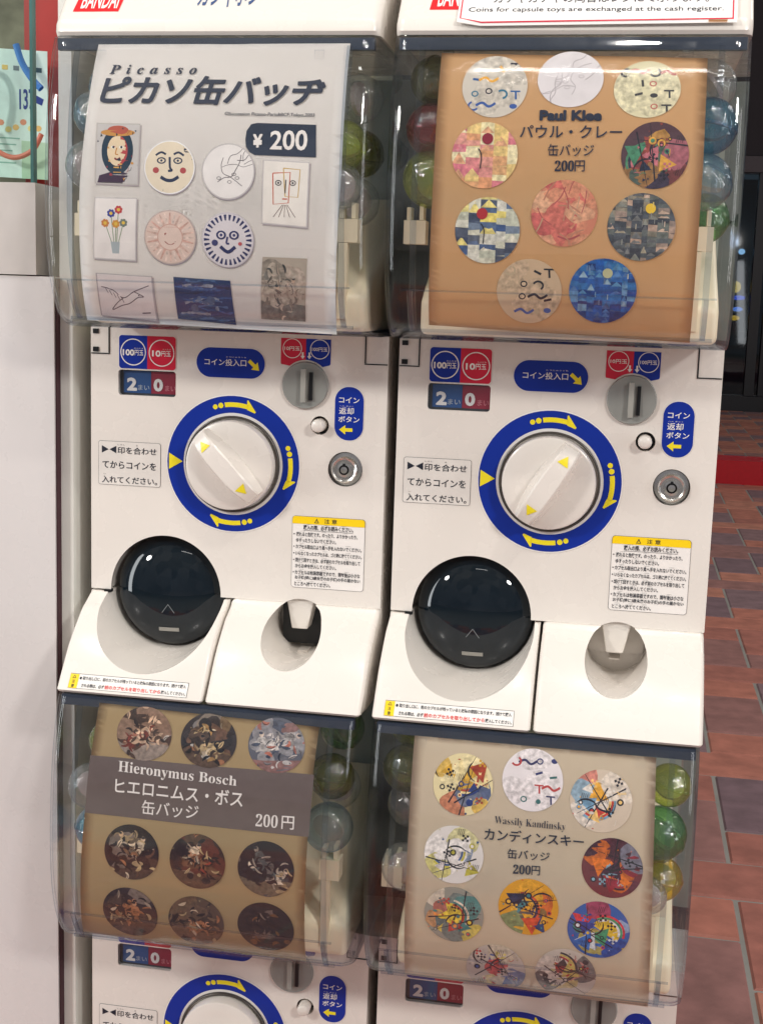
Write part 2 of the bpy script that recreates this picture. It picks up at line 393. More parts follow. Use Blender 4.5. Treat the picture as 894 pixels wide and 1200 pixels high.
for (x, z, sx, sz, c, e, nm, lb) in ((-.435, 1.30, .045, .05, (255, 170, 60), 9, 'pendant_lamp', 'upper orange glowing pendant lamp inside the far shop'), (-.40, 1.68, .03, .025, (230, 235, 255), 8, 'ceiling_lamp', 'white ceiling lamp glowing high inside the far shop'),
        (-.40, 1.185, .06, .02, (60, 110, 255), 4, 'sign_light', 'blue light strip inside the far shop'), (-.40, 1.06, .045, .02, (150, 175, 255), 5, 'strip_light', 'pale blue light inside the far shop'),
        (-.43, .965, .05, .022, (255, 160, 40), 8, 'pendant_lamp', 'lower flat orange glowing lamp inside the far shop'), (-.06, 1.34, .05, .05, (255, 190, 110), 6, 'pendant_lamp', 'orange lamp beside the dark mullion of the far shop')):
    bm = bmesh.new(); bmesh.ops.create_uvsphere(bm, u_segments=16, v_segments=10, radius=1)
    bmesh.ops.scale(bm, vec=(sx, sx, sz), verts=bm.verts)
    o = prop(link(nm, bm, mat('lamp_glow', c, .5, emis=c, estr=e), None, True), lb, 'lamp'); o.location = (2+x, 14.0, z); o.scale = (1.25,)*3

area('storefront_ceiling_light', (2.0, 14.6, 2.45), (2.0, 14.6, 0), 4.0, .4, 26, (.85, .95, 1.0))
# back wall of stone behind everything on the left
sw = mat('stone_wall', (112, 108, 92), .9, var=.6, scale=16, bump=1.0, bscale=26)
bm = bmesh.new()
NX, NZ = 90, 90; rs = random.Random(2); from mathutils import noise as mn
vv = [[bm.verts.new((-2.2+2.4*i/NX, .62-.05*mn.fractal(Vector((-2.2+2.4*i/NX, 0, 2.6*k/NZ))*7, .9, 2.1, 4), 2.6*k/NZ)) for k in range(NZ+1)] for i in range(NX+1)]
for i in range(NX):
    for k in range(NZ): bm.faces.new((vv[i][k], vv[i+1][k], vv[i+1][k+1], vv[i][k+1]))
bk = [bm.verts.new(p) for p in ((-2.2, .8, 0), (.2, .8, 0), (.2, .8, 2.6), (-2.2, .8, 2.6))]; bm.faces.new(bk[::-1])
prop(link('stone_wall', bm, sw, None, True), 'rough grey-green stone wall behind the display window at the left', 'wall')
# red post
prop(link('red_post', bbox(-.182, .10, 0, -.1425, .16, 2.2, .003), mat('red_post_paint', (190, 40, 38), .35, var=.04)), 'red upright post between the display window and the machines', 'post')
# white cabinet and display window on the left
cab = thing('cabinet', 'white cabinet with a glossy flat front left of the machines', 'cabinet', (-.5, 0, 0))
cabm = mat('cabinet_laminate', (212, 208, 207), .3, var=.02, scale=6, bump=.10, bscale=5, coat=.25, smudge=True)
link('cabinet_body', bbox(-.9, -.012, 0, .3977, .09, Z0+.121, .003), cabm, cab)
link('gap_shade_strip', bbox(.3980, -.0095, 0, .3990, .09, Z0+.1195), mat('painted_gap_shade', (58, 20, 32), .6), cab)  # dark strip stands in for the shaded gap beside the stand
link('cabinet_ledge', bbox(-.9, -.014, Z0+.1222, .381, .09, Z0+.2075, .002), mat('brushed_ledge', (196, 190, 186), .3, var=.04), cab)
dw = thing('display_window', 'clear glass display window above the cabinet ledge at the left', 'window', (-.5, .03, Z0+.208))
link('glass_pane', bbox(-.9, 0, .001, .3560, .006, 1.0), clear('display_glass', (250, 254, 252), (150, 205, 190), 2.4), dw)
link('edge_strip', bbox(.3565, -.001, .001, .3595, .007, 1.0, .0008), mat('glass_edge', (70, 110, 108), .15, coat=.5), dw)
bm = bmesh.new(); box(bm, -.9, .012, .0005, .35, .30, .004)
link('window_bench', bm, mat('window_bench_paint', (205, 222, 208), .4, var=.03), dw)
# things shown in the window
cd = Print(); cd.poly([(-.20, .012), (.0, .004), (.0, .128), (-.20, .140)], ink(226, 240, 238)); cd.L = 1
for i in range(5):
    cd.poly([(-.06+.012*i, .112-.001*i), (-.054+.012*i, .1115-.001*i), (-.054+.012*i, .116-.001*i), (-.06+.012*i, .1165-.001*i)], ink(*[(230, 160, 120), (240, 200, 120), (120, 130, 140), (90, 110, 130), (80, 100, 110)][i]))
cd.text('137', [(-.030, .092), (-.014, .072)], ink(50, 70, 150), .02)
cd.poly([(-.012, .086), (-.004, .082), (-.006, .076), (-.016, .080)], ink(44, 60, 140))
for r in range(5): cd.stroke([(-.085, .046-.006*r), (-.03-.004*(r % 3), .044-.006*r)], .0012, ink(150, 190, 180))
cd.poly([(-.028, .005), (.0, .004), (.0, .040), (-.028, .042)], ink(190, 214, 190))
for k in range(7): cd.poly(ell(-.058+.008*k, .056+.004*math.sin(k*2), .0035, .003, 8), ink(*[(240, 190, 120), (235, 150, 120), (250, 225, 150)][k % 3]))
o = cd.build('display_card', None, None); bm = bmesh.new(); bm.from_mesh(o.data)
bmesh.ops.solidify(bm, geom=bm.faces[:], thickness=.0004); bm.to_mesh(o.data); bm.free()
prop(o, 'white printed card with blue figures standing in the display window', 'card'); o.location = (-.146, .075, Z0+.2135)
def loop_band(name, lab, pts, r, m):
    bm = bmesh.new(); P = curve_pts(pts, 10); n = 10; prev = None
    for i, p in enumerate(P):
        a = Vector(P[max(i-1, 0)]); b = Vector(P[min(i+1, len(P)-1)]); d = (b-a).normalized(); nrm = Vector((-d.y, d.x))
        ringv = [bm.verts.new((p[0]+nrm.x*r*math.cos(t), r*math.sin(t), p[1]+nrm.y*r*math.cos(t))) for t in [2*PI*k/n for k in range(n)]]
        if prev:
            for k in range(n): bm.faces.new((prev[k], prev[(k+1) % n], ringv[(k+1) % n], ringv[k]))
        prev = ringv
    o = prop(link(name, bm, m, None, True), lab, 'band'); o.location = (-.146, .060, Z0+.2105); return o
loop_band('loop_band', 'thin red and cream looped band hanging in the display window', [(-.062, .058), (-.05, .036), (-.03, .027), (-.010, .034), (.0, .05)], .0026, mat('band_red', (226, 120, 100), .4))
loop_band('loop_band', 'bright blue curved band hanging in the display window', [(-.026, .135), (-.020, .118), (-.010, .103), (.0, .093)], .0034, mat('band_blue', (70, 130, 215), .3))
loop_band('loop_band', 'dark navy loop at the left edge of the display window', [(-.075, .12), (-.056, .112), (-.049, .09), (-.055, .06)], .003, mat('band_navy', (24, 44, 80), .4))

# stand that carries the four machines
st = thing('machine_stand', 'white metal stand frame holding the four capsule machines', 'stand', (.225, .1, 0))
stm = mat('stand_paint', (226, 226, 220), .35, var=.03)
link('side_plate', bbox(-.3265, -.1, 0, -.3135, .14, Z0+.58, .001), stm, st)
link('base_plinth', bbox(-.31, -.15, 0, .305, .20, .10, .004), DGREY, st)
link('back_board', bbox(-.313, .145, .0, .295, .158, 1.28, .002), mat('back_board_paint', (96, 98, 100), .6), st)

# ================================================================== ONE CAPSULE MACHINE
BLUE = mat('sticker_blue', (14, 46, 150), .3, var=.02, spec=.4); YEL = mat('sticker_yellow', (240, 222, 40), .35, var=.02)
RED = mat('sticker_red', (205, 30, 60), .3, var=.02); STW = mat('sticker_white', (238, 234, 230), .35, var=.01); INKK = mat('sticker_ink', (22, 28, 44), .5)
SREDT = mat('sticker_red_text', (222, 60, 60), .4)
SAFE = mat('sticker_safety_yellow', (250, 212, 20), .35, var=.02)
def make_machine():
    R = thing('capsule_machine', 'x', 'capsule machine')
    # --- front panel (upper, upright)
    bm = bbox(-.145, 0, .0795, .145, .09, .3362, .0045, 4)
    pan = link('front_panel', bm, WHITE, R)
    def ball(r, name='cutter'):
        b = bmesh.new(); bmesh.ops.create_uvsphere(b, u_segments=64, v_segments=40, radius=r)
        bmesh.ops.translate(b, vec=(-.0685, .020, .0805), verts=b.verts); return link(name, b, WHITE)
    def scoop():                         # round scoop: half ball at the back, open tube to the front
        b = bmesh.new(); pr = [(.0580*math.sin(t), .020+.0580*math.cos(t)) for t in [PI/2*k/16 for k in range(17)]]+[(.0592, 0), (.0608, -.02), (.0628, -.055), (.0650, -.12), (.0001, -.12)]
        lathe_y(b, -.0675, .0812, pr, 72); return link('cutter', b, WHITE)
    def cyl(cx, cz, r, y0, y1, n=48, rz=None):
        return link('cutter', prism_y(ell(cx, cz, r, rz or r, n), y0, y1), WHITE)
    boolean(pan, [ball(.0596), cyl(.0683, .0, .0001, .5, .6) if False else cyl(.0817, .2513, .0088, -.01, .014), link('cutter', prism_y(rrect(-.1172, .2714, -.0596, .2956, .003), -.02, .006), WHITE),
                  cyl(.1072, .2112, .0165, -.01, .006), cyl(.0675, .056+.0005, .0278, -.2, .034, 56, .0272)])
    autosmooth(pan, 30)
    # --- left chute cover with its bowl
    prof = [(.09, .0775)]+[(.001, .0775)]+[(y, z) for y, z in CHS[1:]]+[(-.0835, -.0018), (-.074, -.003), (.09, -.003)]
    bm = prism_x(prof, -.145, -.0032)
    es = [e for e in bm.edges if abs(e.verts[0].co.x-e.verts[1].co.x) < 1e-6 and e.verts[0].co.y < .05 and e.verts[1].co.y < .05]
    bmesh.ops.bevel(bm, geom=es, offset=.0035, segments=3, affect='EDGES', profile=.5)
    cc = link('capsule_cover', bm, WHITE, R); boolean(cc, [scoop()]); autosmooth(cc, 32)
    bm = bbox(-.131, -.0024, .0768, -.124, .004, .0796); link('cover_notch', bm, BLACK, cc)
    # --- right chute (coin return side)
    prof = [(.0012, .0795), (-.004, .0788)]+[(y, z) for y, z in CHS[3:]]+[(-.0835, -.0018), (-.074, -.003), (.09, -.003), (.09, .0795)]
    bm = prism_x(prof, -.0008, .145)
    es = [e for e in bm.edges if abs(e.verts[0].co.x-e.verts[1].co.x) < 1e-6 and e.verts[0].co.y < .05 and e.verts[1].co.y < .05]
    bmesh.ops.bevel(bm, geom=es, offset=.0045, segments=4, affect='EDGES', profile=.5)
    rc = link('coin_return_cover', bm, WHITE, R)
    boolean(rc, [cyl(.0675, .0565, .0278, -.2, .034, 56, .0272)]); autosmooth(rc, 32)
    bm = prism_y([(.0478+.004, .0855), (.0885-.008, .0855), (.0735, .053), (.058, .053)], .004, .036); bevel(bm, .0012, 2)
    link('return_flap', bm, WHITE, rc)
    # seam between both covers
    # --- smoked ball door
    bm = bmesh.new(); bmesh.ops.create_uvsphere(bm, u_segments=72, v_segments=48, radius=.0562)
    d = link('capsule_door', bm, SMOKE, R, True); d.location = (-.0658, .0205, .0808); d.scale = (1, .46, 1)
    GM = mat('grip_plastic', (150, 148, 142), .3)
    def on_ball(x, z, r=.0562): return (x, -math.sqrt(max(r*r-x*x-z*z, 0)), z)
    bm = bmesh.new()
    for k in range(9):
        pass
    def ballstroke(bm, pts, wd, h):
        for a, b in zip(pts, pts[1:]):
            dx, dz = b[0]-a[0], b[1]-a[1]; l = math.hypot(dx, dz); nx, nz = -dz/l*wd/2, dx/l*wd/2
            q = [(a[0]-nx, a[1]-nz), (b[0]-nx, b[1]-nz), (b[0]+nx, b[1]+nz), (a[0]+nx, a[1]+nz)]
            lo = [bm.verts.new(on_ball(x, z, .0558)) for x, z in q]; hi = [bm.verts.new(on_ball(x, z, .0562+h)) for x, z in q]
            bm.faces.new(hi)
            for i in range(4): bm.faces.new((lo[i], lo[(i+1) % 4], hi[(i+1) % 4], hi[i]))
        bmesh.ops.recalc_face_normals(bm, faces=bm.faces)
    ballstroke(bm, [(-.010+.0025*k, -.0385) for k in range(9)], .0038, .0012)
    link('door_grip', bm, GM, d)
    bm = bmesh.new(); ballstroke(bm, [(-.0062, -.0215), (0, -.013)], .0006, .0003); ballstroke(bm, [(0, -.013), (.0062, -.0215)], .0006, .0003)
    link('door_arrow', bm, mat('arrow_print', (120, 124, 126), .4), d)
    # --- dial: blue ring sticker, metal collar, white knob with a ridge
    cx, cz = -.0021, .2103
    p = Print(); n = 72
    p.ring(ell(cx, cz, .0662, .0662, n), ell(cx, cz, .046, .046, n), STW)
    p.L = 1; p.ring(ell(cx, cz, .0651, .0651, n), ell(cx, cz, .049, .049, n), BLUE); p.L = 2
    def arrow(ang):                      # curved arrow with two dots on the ring, clockwise
        def P(a, r): t = ang-a; return (cx+r*math.cos(t), cz+r*math.sin(t))
        p.poly(ell(*P(-.30, .0568), .0024, .0024, 14), YEL); p.poly(ell(*P(-.20, .0568), .0026, .0026, 14), YEL)
        A = [-.13+.40*k/8 for k in range(9)]
        for a, b in zip(A, A[1:]): p.poly([P(a, .0546), P(b, .0546), P(b, .0590), P(a, .0590)], YEL)
        p.poly([P(.27, .0540), P(.42, .0535), P(.43, .0550), P(.25, .0632), P(.235, .0625), P(.25, .0585)], YEL)
    for a in (PI/2+.02, .02, -PI/2+.02): arrow(a)
    p.poly([(-.0655, .2181), (-.0655, .2024), (-.0520, .2104)], YEL)
    p.build('dial_ring', None, R, .0002, .0004)
    bm = bmesh.new(); lathe_y(bm, 0, 0, [(.0462, .002), (.0462, -.0035), (.0452, -.0045), (.0442, -.0035), (.0440, .0005), (.042, .0005)], 72)
    cl = link('dial_collar', bm, [DMETAL], R, True); cl.location = (cx, 0, cz)
    bm = bmesh.new(); lathe_y(bm, 0, 0, [(.0425, .002), (.0425, -.0125), (.0418, -.0145), (.0400, -.0155), (.028, -.0162), (.0001, -.0165)], 72)
    kn = link('dial_knob', bm, WHITE, R); autosmooth(kn, 40); kn.location = (cx, 0, cz)
    bm = bmesh.new()
    zs = [-.0395+.079*k/16 for k in range(17)]; prev = None
    for z in zs:
        t = z/.0395; wb = .0150*(1-.35*t*t); wt = .0095*(1-.25*t*t); h = -.0345+.010*t*t*t*t
        ringv = [bm.verts.new(q) for q in ((-wb, -.0150, z), (-wt, h+.0012, z), (-wt+.0015, h, z), (wt-.0015, h, z), (wt, h+.0012, z), (wb, -.0150, z))]
        if prev:
            for k in range(5): bm.faces.new((prev[k], prev[k+1], ringv[k+1], ringv[k]))
        else: bm.faces.new(ringv[::-1])
        prev = ringv
    bm.faces.new(prev); bmesh.ops.recalc_face_normals(bm, faces=bm.faces)
    rg = link('dial_ridge', bm, WHITE, kn); autosmooth(rg, 28)
    def ridge_y(x, z): t = z/.0395; return -.0345+.010*t**4
    for sgn in (1, -1):
        p = Print(); p.poly([(-.0055, sgn*.0235), (.0055, sgn*.0235), (0, sgn*.0325)], YEL); p.build('dial_mark', ridge_y, kn, .0003, .0004, .003)
    # --- coin slot
    bm = bmesh.new(); sx, sz = .0673, .2884
    lathe_y(bm, 0, 0, [(.0222, .003), (.0222, -.0022), (.0212, -.0034), (.0196, -.0030), (.0001, -.0044)], 56)
    sl = link('coin_slot', bm, mat('slot_plastic', (142, 144, 140), .2, var=.05, coat=.5), R); autosmooth(sl, 40); sl.location = (sx, 0, sz)
    link('coin_guide', bbox(-.0030, -.0085, -.0155, .0016, -.003, .0155, .001, 2), mat('guide_plastic', (160, 160, 154), .25), sl)
    link('coin_slit', bbox(.0044, -.0056, -.0135, .0077, -.0028, .0125, .0004, 1), BLACK, sl)
    # --- return button
    bm = bmesh.new(); lathe_y(bm, 0, 0, [(.0062, .013), (.0062, -.006), (.0058, -.0085), (.0045, -.0098), (.0001, -.0102)], 40)
    bt = link('return_button', bm, WHITE, R); autosmooth(bt, 40); bt.location = (.0812, 0, .2515)
    bm = bmesh.new(); lathe_y(bm, .0817, .2513, [(.0086, .0125), (.0001, .0125)], 32); link('button_well', bm, BLACK, bt).location = (-.0812, 0, -.2515)
    # --- lock
    bm = bmesh.new(); lathe_y(bm, 0, 0, [(.0162, .0055), (.0155, .0035), (.0122, .0030), (.0122, -.0045), (.0112, -.0055), (.0098, -.0048), (.0094, -.0030), (.0074, -.0030), (.0070, -.0052), (.0048, -.0056), (.0046, -.002), (.0034, -.002), (.0032, -.006), (.0001, -.0062)], 56)
    lk = link('lock', bm, METAL, R); autosmooth(lk, 30); lk.location = (.1072, 0, .2112)
    bm = bmesh.new(); lathe_y(bm, 0, 0, [(.0046, -.0030), (.0034, -.0030)], 40); box(bm, -.0012, -.0062, .0030, .0012, -.0029, .0062); link('keyhole', bm, BLACK, lk)
    # --- stickers
    p = Print()
    p.poly(rrect(-.1168, .2967, -.0592, .3288, .003), STW); p.L = 1
    p.poly(rrect(-.1163, .2970, -.0880, .3285, .003), BLUE); p.poly(rrect(-.0880, .2970, -.0597, .3285, .003), RED); p.L = 1.5
    p.poly([(-.092, .2970), (-.088, .2970), (-.088, .3285), (-.092, .3285)], BLUE); p.poly([(-.088, .2970), (-.084, .2970), (-.084, .3285), (-.088, .3285)], RED); p.L = 2
    for c, s_ in ((-.1021, '100円玉'), (-.0737, '10円玉')):
        p.ring(ell(c, .3127, .0128, .0128, 40), ell(c, .3127, .0118, .0118, 40), STW)
        wv = .0102 if len(s_) > 4 else .0092
        p.heavy(s_[:-2], [(c-wv, .3150), (c+(.001 if len(s_) > 4 else -.001), .3094)], STW, .0002, .012, 2); p.text(s_[-2:], [(c+(.0016 if len(s_) > 4 else -.0004), .3148), (c+wv, .3096)], STW, .012)
        p.text('えんだま', [(c+.001, .3170), (c+wv, .3158)], STW)
    p.build('price_sticker', None, R, .0002, .0003)
    p = Print(); y0 = 0
    p.poly(rrect(-.1172, .2714, -.0596, .2956, .003), DGREY); p.L = 1
    p.poly([(-.1135, .2735), (-.0860, .2735), (-.0860, .2945), (-.1135, .2945)], mat('wheel_blue', (40, 82, 138), .4)); p.poly([(-.0857, .2735), (-.0602, .2735), (-.0602, .2945), (-.0857, .2945)], mat('wheel_red', (150, 36, 58), .4)); p.L = 2
    p.heavy('2', [(-.1095, .2875), (-.1005, .2760)], STW, .0006, .012, 2); p.heavy('0', [(-.0827, .2873), (-.0744, .2763)], STW, .0006, .012, 2)
    mw = mat('wheel_grey_text', (170, 178, 190), .5)
    p.text('まい', [(-.0989, .2815), (-.0874, .2764)], mw, .012); p.text('まい', [(-.0717, .2819), (-.0611, .2764)], mat('wheel_red_text', (205, 120, 130), .5), .012)
    wn = p.build('counter_wheel', lambda x, z: .0052, R, .0003, .0003)
    link('counter_window', bbox(-.1170, .0012, .2716, -.0598, .0022, .2954), clear('window_plastic', (252, 253, 254), (170, 180, 195)), R)
    p = Print()
    p.poly(rrect(-.0396, .2917, .0282, .3207, .0144, 12), STW); p.L = 1; p.poly(rrect(-.0391, .2922, .0277, .3202, .0139, 12), BLUE); p.L = 2
    p.text('コイン投入口', [(-.0311, .3098), (.0098, .3034)], STW, .01); p.text('とうにゅうぐち', [(-.010, .3124), (.0095, .3112)], STW)
    a = math.radians(-42)
    def rot(pts, ox, oz, a): return [(ox+x*math.cos(a)-z*math.sin(a), oz+x*math.sin(a)+z*math.cos(a)) for x, z in pts]
    ar = [(-.0075, -.0019), (.0005, -.0019), (.0005, -.0052), (.0075, 0), (.0005, .0052), (.0005, .0019), (-.0075, .0019)]
    def arr(ox, oz, a, m, k=1): p.poly(rot([(x*k, z*k) for x, z in ar[:2]+ar[5:]], ox, oz, a), m); p.poly(rot([(x*k, z*k) for x, z in ar[2:5]], ox, oz, a), m)
    arr(.0173, .3045, a, YEL, .9)
    p.build('slot_sticker', None, R, .0002, .0003)
    p = Print(); st_ = [(.0428, .3300), (.0428, .3075), (.0455, .3058)]
    # coin-kind sticker, its lower edge hollowed round the slot
    lower = [(.0429, .3085), (.0435, .3072), (.0452, .3070)]+[(sx+.0236*math.cos(t), sz+.0236*math.sin(t)) for t in [math.radians(132-84*k/14) for k in range(15)]]+[(.0886, .3074), (.0900, .3078), (.0906, .3092)]
    for k in range(len(lower)-1):
        a_, b_ = lower[k], lower[k+1]
        if a_[0] < .0669 < b_[0]:
            mz = a_[1]+(b_[1]-a_[1])*(.0669-a_[0])/(b_[0]-a_[0])
            p.poly([a_, (.0669, mz), (.0669, .3316), (a_[0], .3316)], RED); p.poly([(.0669, mz), b_, (b_[0], .3316), (.0669, .3316)], BLUE)
        else: p.poly([a_, b_, (b_[0], .3316), (a_[0], .3316)], RED if b_[0] <= .0669 else BLUE)
    p.L = 1
    for c, s_ in ((.0538, '10円玉'), (.0801, '100円玉')):
        p.ring(ell(c, .3222, .0092, .0092, 36), ell(c, .3222, .0085, .0085, 36), STW); p.text(s_, [(c-.0074, .3240), (c+.0074, .3202)], STW, .014)
    arr(.0639, .3158, -PI/2, STW, .42); arr(.0703, .3158, -PI/2, STW, .42)
    p.build('coin_sticker', None, R, .0002, .0003)
    p = Print()
    p.poly(rrect(.0954, .2381, .1237, .2891, .0135, 12), STW); p.L = 1; p.poly(rrect(.0959, .2386, .1232, .2886, .0130, 12), BLUE); p.L = 2
    p.text('コイン', [(.0997, .2791), (.1190, .2737)], STW, .012); p.text('返却', [(.0999, .2694), (.1140, .2630)], STW, .01); p.text('ボタン', [(.0995, .2612), (.1196, .2556)], STW, .012)
    p.text('へん きゃく', [(.1004, .2712), (.1134, .2702)], STW)
    arr(.1068, .2485, PI, YEL, .85)
    p.build('return_sticker', None, R, .0002, .0003)
    p = Print()
    p.poly(rrect(-.1373, .1835, -.0741, .2263, .0022), INKK); p.L = 1; p.poly(rrect(-.1370, .1838, -.0744, .2260, .0020), mat('sticker_grey_white', (226, 221, 215), .35)); p.L = 2
    p.poly([(-.1337, .2218), (-.1337, .2146), (-.1268, .2182)], INKK); p.poly([(-.1190, .2218), (-.1259, .2182), (-.1190, .2146)], INKK)
    p.text('印を合わせ', [(-.1176, .2212), (-.0781, .2144)], INKK, .014); p.text('てからコインを', [(-.1332, .2070), (-.0785, .1998)], INKK, .014); p.text('入れてください。', [(-.1337, .1922), (-.0774, .1854)], INKK, .014)
    p.text('しるし', [(-.1176, .2236), (-.1100, .2226)], INKK); p.text('あ', [(-.0988, .2236), (-.0972, .2224)], INKK); p.text('い', [(-.1318, .1945), (-.1296, .1935)], INKK)
    p.build('instruction_sticker', None, R, .0002, .0003)
    p = Print()
    p.poly(rrect(.0575, .0948, .1281, .1644, .003), INKK); p.L = 1; p.poly(rrect(.0578, .0951, .1278, .1641, .0028), STW); p.L = 2
    p.poly(rrect(.0578, .1585, .1278, .1641, .0027), SAFE); p.L = 2.5; p.poly([(.0578, .1570), (.1278, .1570), (.1278, .1615), (.0578, .1615)], SAFE); p.L = 3
    p.text('注 意', [(.0885, .1627), (.1010, .1585)], INKK, .01); p.ring([(.0790, .1583), (.0836, .1583), (.0813, .1628)], [(.0799, .1588), (.0827, .1588), (.0813, .1616)], INKK); p.text('!', [(.0811, .1610), (.0815, .1591)], INKK)
    rows = (('購入の際、必ずお読みください。', .0686, .1169, .1538), ('揺れると危険です。のったり、よりかかったり、', .0618, .1212, .1470), ('ゆすったりしないでください。', .0618, .1005, .1411), ('カプセル取出口より奥へ手を入れないでください。', .0614, .1254, .1349), ('いらなくなったカプセルは、ゴミ箱に捨ててください。', .0615, .1256, .1284),
            ('続けて回すときは、必ず前のカプセルを取り出して', .0613, .1243, .1220), ('からお金を投入してください。', .0614, .1012, .1162), ('カプセルは包装容器ですので、開封後は小さな', .0612, .1244, .1099), ('お子様(特に3歳未満のお子様)の手の届かない', .0613, .1248, .1047), ('ところへ捨ててください。', .0609, .0960, .0988))
    for k, (s_, x0, x1, zc) in enumerate(rows):
        h = .0021 if k else .0024
        p.text(s_, [(x0, zc+h), (x1, zc-h)], INKK, .016, res=2)
        if k in (1, 3, 4, 5, 7): p.poly(ell(.0597, zc, .0006, .0006, 8), INKK)
        for q in range(3): # small readings above the line
            xx = x0+(x1-x0)*(.06+.3*q+.05*((k*3+q) % 3)); p.text('よみがな', [(xx, zc+.0034), (xx+.0045, zc+.0026)], INKK, res=1)
    p.stroke([(.0690, .1508), (.1168, .1508)], .0003, INKK)
    p.build('caution_sticker', None, R, .0002, .0003)
    p = Print()
    p.poly([(-.1338, .0144), (-.0182, .0144), (-.0182, .0026), (-.1338, .0026)], INKK); p.L = 1; p.poly([(-.1335, .0141), (-.0185, .0141), (-.0185, .0029), (-.1335, .0029)], STW); p.L = 2
    p.poly([(-.1335, .0141), (-.1250, .0141), (-.1250, .0029), (-.1335, .0029)], SAFE); p.L = 3
    p.ring([(-.1313, .0109), (-.1273, .0109), (-.1293, .0135)], [(-.1306, .0113), (-.1280, .0113), (-.1293, .0129)], INKK); p.text('注', [(-.1307, .0098), (-.1279, .0071)], INKK, .01); p.text('意', [(-.1307, .0063), (-.1279, .0036)], INKK, .01)
    p.poly(ell(-.1229, .0113, .0011, .0011, 12), INKK)
    p.text('取り出し口に、前のカプセルが残っていると故障の原因になります。続けて購入', [(-.1208, .0129), (-.0204, .0100)], INKK, .016, res=2)
    p.text('される際は、必ず', [(-.1207, .0071), (-.0985, .0042)], INKK, .016, res=2); p.text('前のカプセルを取り出してから', [(-.0978, .0073), (-.0436, .0041)], SREDT, .02, res=2); p.text('購入してください。', [(-.0430, .0071), (-.0197, .0042)], INKK, .016, res=2)
    p.build('chute_sticker', chute_y, R, .0003, .0004, .003)
    # --- hinges at the panel's upper corners
    for s_, x0, x1 in ((-1, -.1445, -.1270), (1, .1240, .1445)):
        bm = bmesh.new(); box(bm, min(x0, x1) if s_ < 0 else x0-.0012, -.0007, .3098, max(x0, x1)+(.0012 if s_ < 0 else 0), .001, .3108)
        xx = x1 if s_ < 0 else x0-.0012; box(bm, xx, -.0007, .3110, xx+.0012, .001, .3355)
        hg = link('hinge', bm, BLACK, R)
        if s_ < 0:
            for z in (.3120, .3292): link('hinge_pin', bbox(-.1425, -.0012, z, -.1370, .001, z+.0044), BLACK, hg)
    # --- capsule box: hopper, clear shell, rails, clips, supports
    rows_ = curve_pts([(y, z) for z, y in SHELL], 5)
    bm = bmesh.new(); prevr = None
    rows2 = [(y, z) for y, z in rows_]+[(-.045, .3365), (-.02, .3364)]
    for y, z in rows2:
        r = .013; P = [(-.143, .13), (-.143, .06), (-.143, y+r)]
        P += [(-.143+r-r*math.cos(t), y+r-r*math.sin(t)) for t in [PI/2*k/8 for k in range(1, 9)]]
        P += [(-.13+.26*k/8, y) for k in range(1, 8)]
        P += [(.143-r+r*math.sin(t), y+r-r*math.cos(t)) for t in [PI/2*k/8 for k in range(0, 9)]]
        P += [(.143, .06), (.143, .13)]
        ringv = [bm.verts.new((px, py, z)) for px, py in P]
        if prevr:
            for a, b, c_, d_ in zip(prevr, prevr[1:], ringv[1:], ringv): bm.faces.new((a, b, c_, d_))
        prevr = ringv
    lo = [v for v in prevr]
    bm.faces.new(lo)
    bmesh.ops.recalc_face_normals(bm, faces=bm.faces)
    sh = link('capsule_box', bm, CLEAR, R); autosmooth(sh, 50)
    md = sh.modifiers.new('thick', 'SOLIDIFY'); md.thickness = .0022; md.offset = -1
    # the moulded seam across the front and the thick lower lip
    def strip(name, z, h, d, x0, x1, m, parent):
        yb = float(np.interp(z, [s_[0] for s_ in SHELL][::-1], [s_[1] for s_ in SHELL][::-1]))
        return link(name, bbox(x0, yb-d, z-h/2, x1, yb+.0005, z+h/2, d*.45, 2), m, parent)
    strip('box_seam', .3785, .0016, .0010, -.1285, .1285, CLEAREDGE, sh)
    strip('box_lip', .3452, .0030, .0022, -.128, .128, CLEAREDGE, sh)
    for x in (-.1225, .1185):
        for zz0, zz1 in ((.345, .378),): 
            bm = bmesh.new(); prev = None
            for k in range(9):
                z = zz0+(zz1-zz0)*k/8; y = float(np.interp(z, [s_[0] for s_ in SHELL][::-1], [s_[1] for s_ in SHELL][::-1]))
                rv = [bm.verts.new(q) for q in ((x, y-.0016, z), (x+.0040, y-.0016, z), (x+.0040, y+.001, z), (x, y+.001, z))]
                if prev:
                    for i in range(4): bm.faces.new((prev[i], prev[(i+1) % 4], rv[(i+1) % 4], rv[i]))
                else: bm.faces.new(rv[::-1])
                prev = rv
            bm.faces.new(prev); bmesh.ops.recalc_face_normals(bm, faces=bm.faces); link('box_tab', bm, CLEAREDGE, sh)
    link('top_rail', bbox(-.1395, -.0850, .5745, .1395, -.078, .5842, .001), NAVY, R)
    for x in (-.098, .094): link('top_clip', bbox(x-.004, -.0900, .560, x+.004, -.0795, .5735, .002), CLEAR, R)
    # film sleeve that holds the poster: clear strips each side
    for x in (-.1215, .1175):
        bm = bmesh.new(); prev = None
        for k in range(25):
            z = .345+.232*k/24; y = paper(x, z)-.0035
            rv = [bm.verts.new(q) for q in ((x, y, z), (x+.0050, y, z), (x+.0050, y+.0012, z), (x, y+.0012, z))]
            if prev:
                for i in range(4): bm.faces.new((prev[i], prev[(i+1) % 4], rv[(i+1) % 4], rv[i]))
            else: bm.faces.new(rv[::-1])
            prev = rv
        bm.faces.new(prev); bmesh.ops.recalc_face_normals(bm, faces=bm.faces); link('sleeve_strip', bm, CLEAREDGE, R)
    bm = bmesh.new(); prev = None
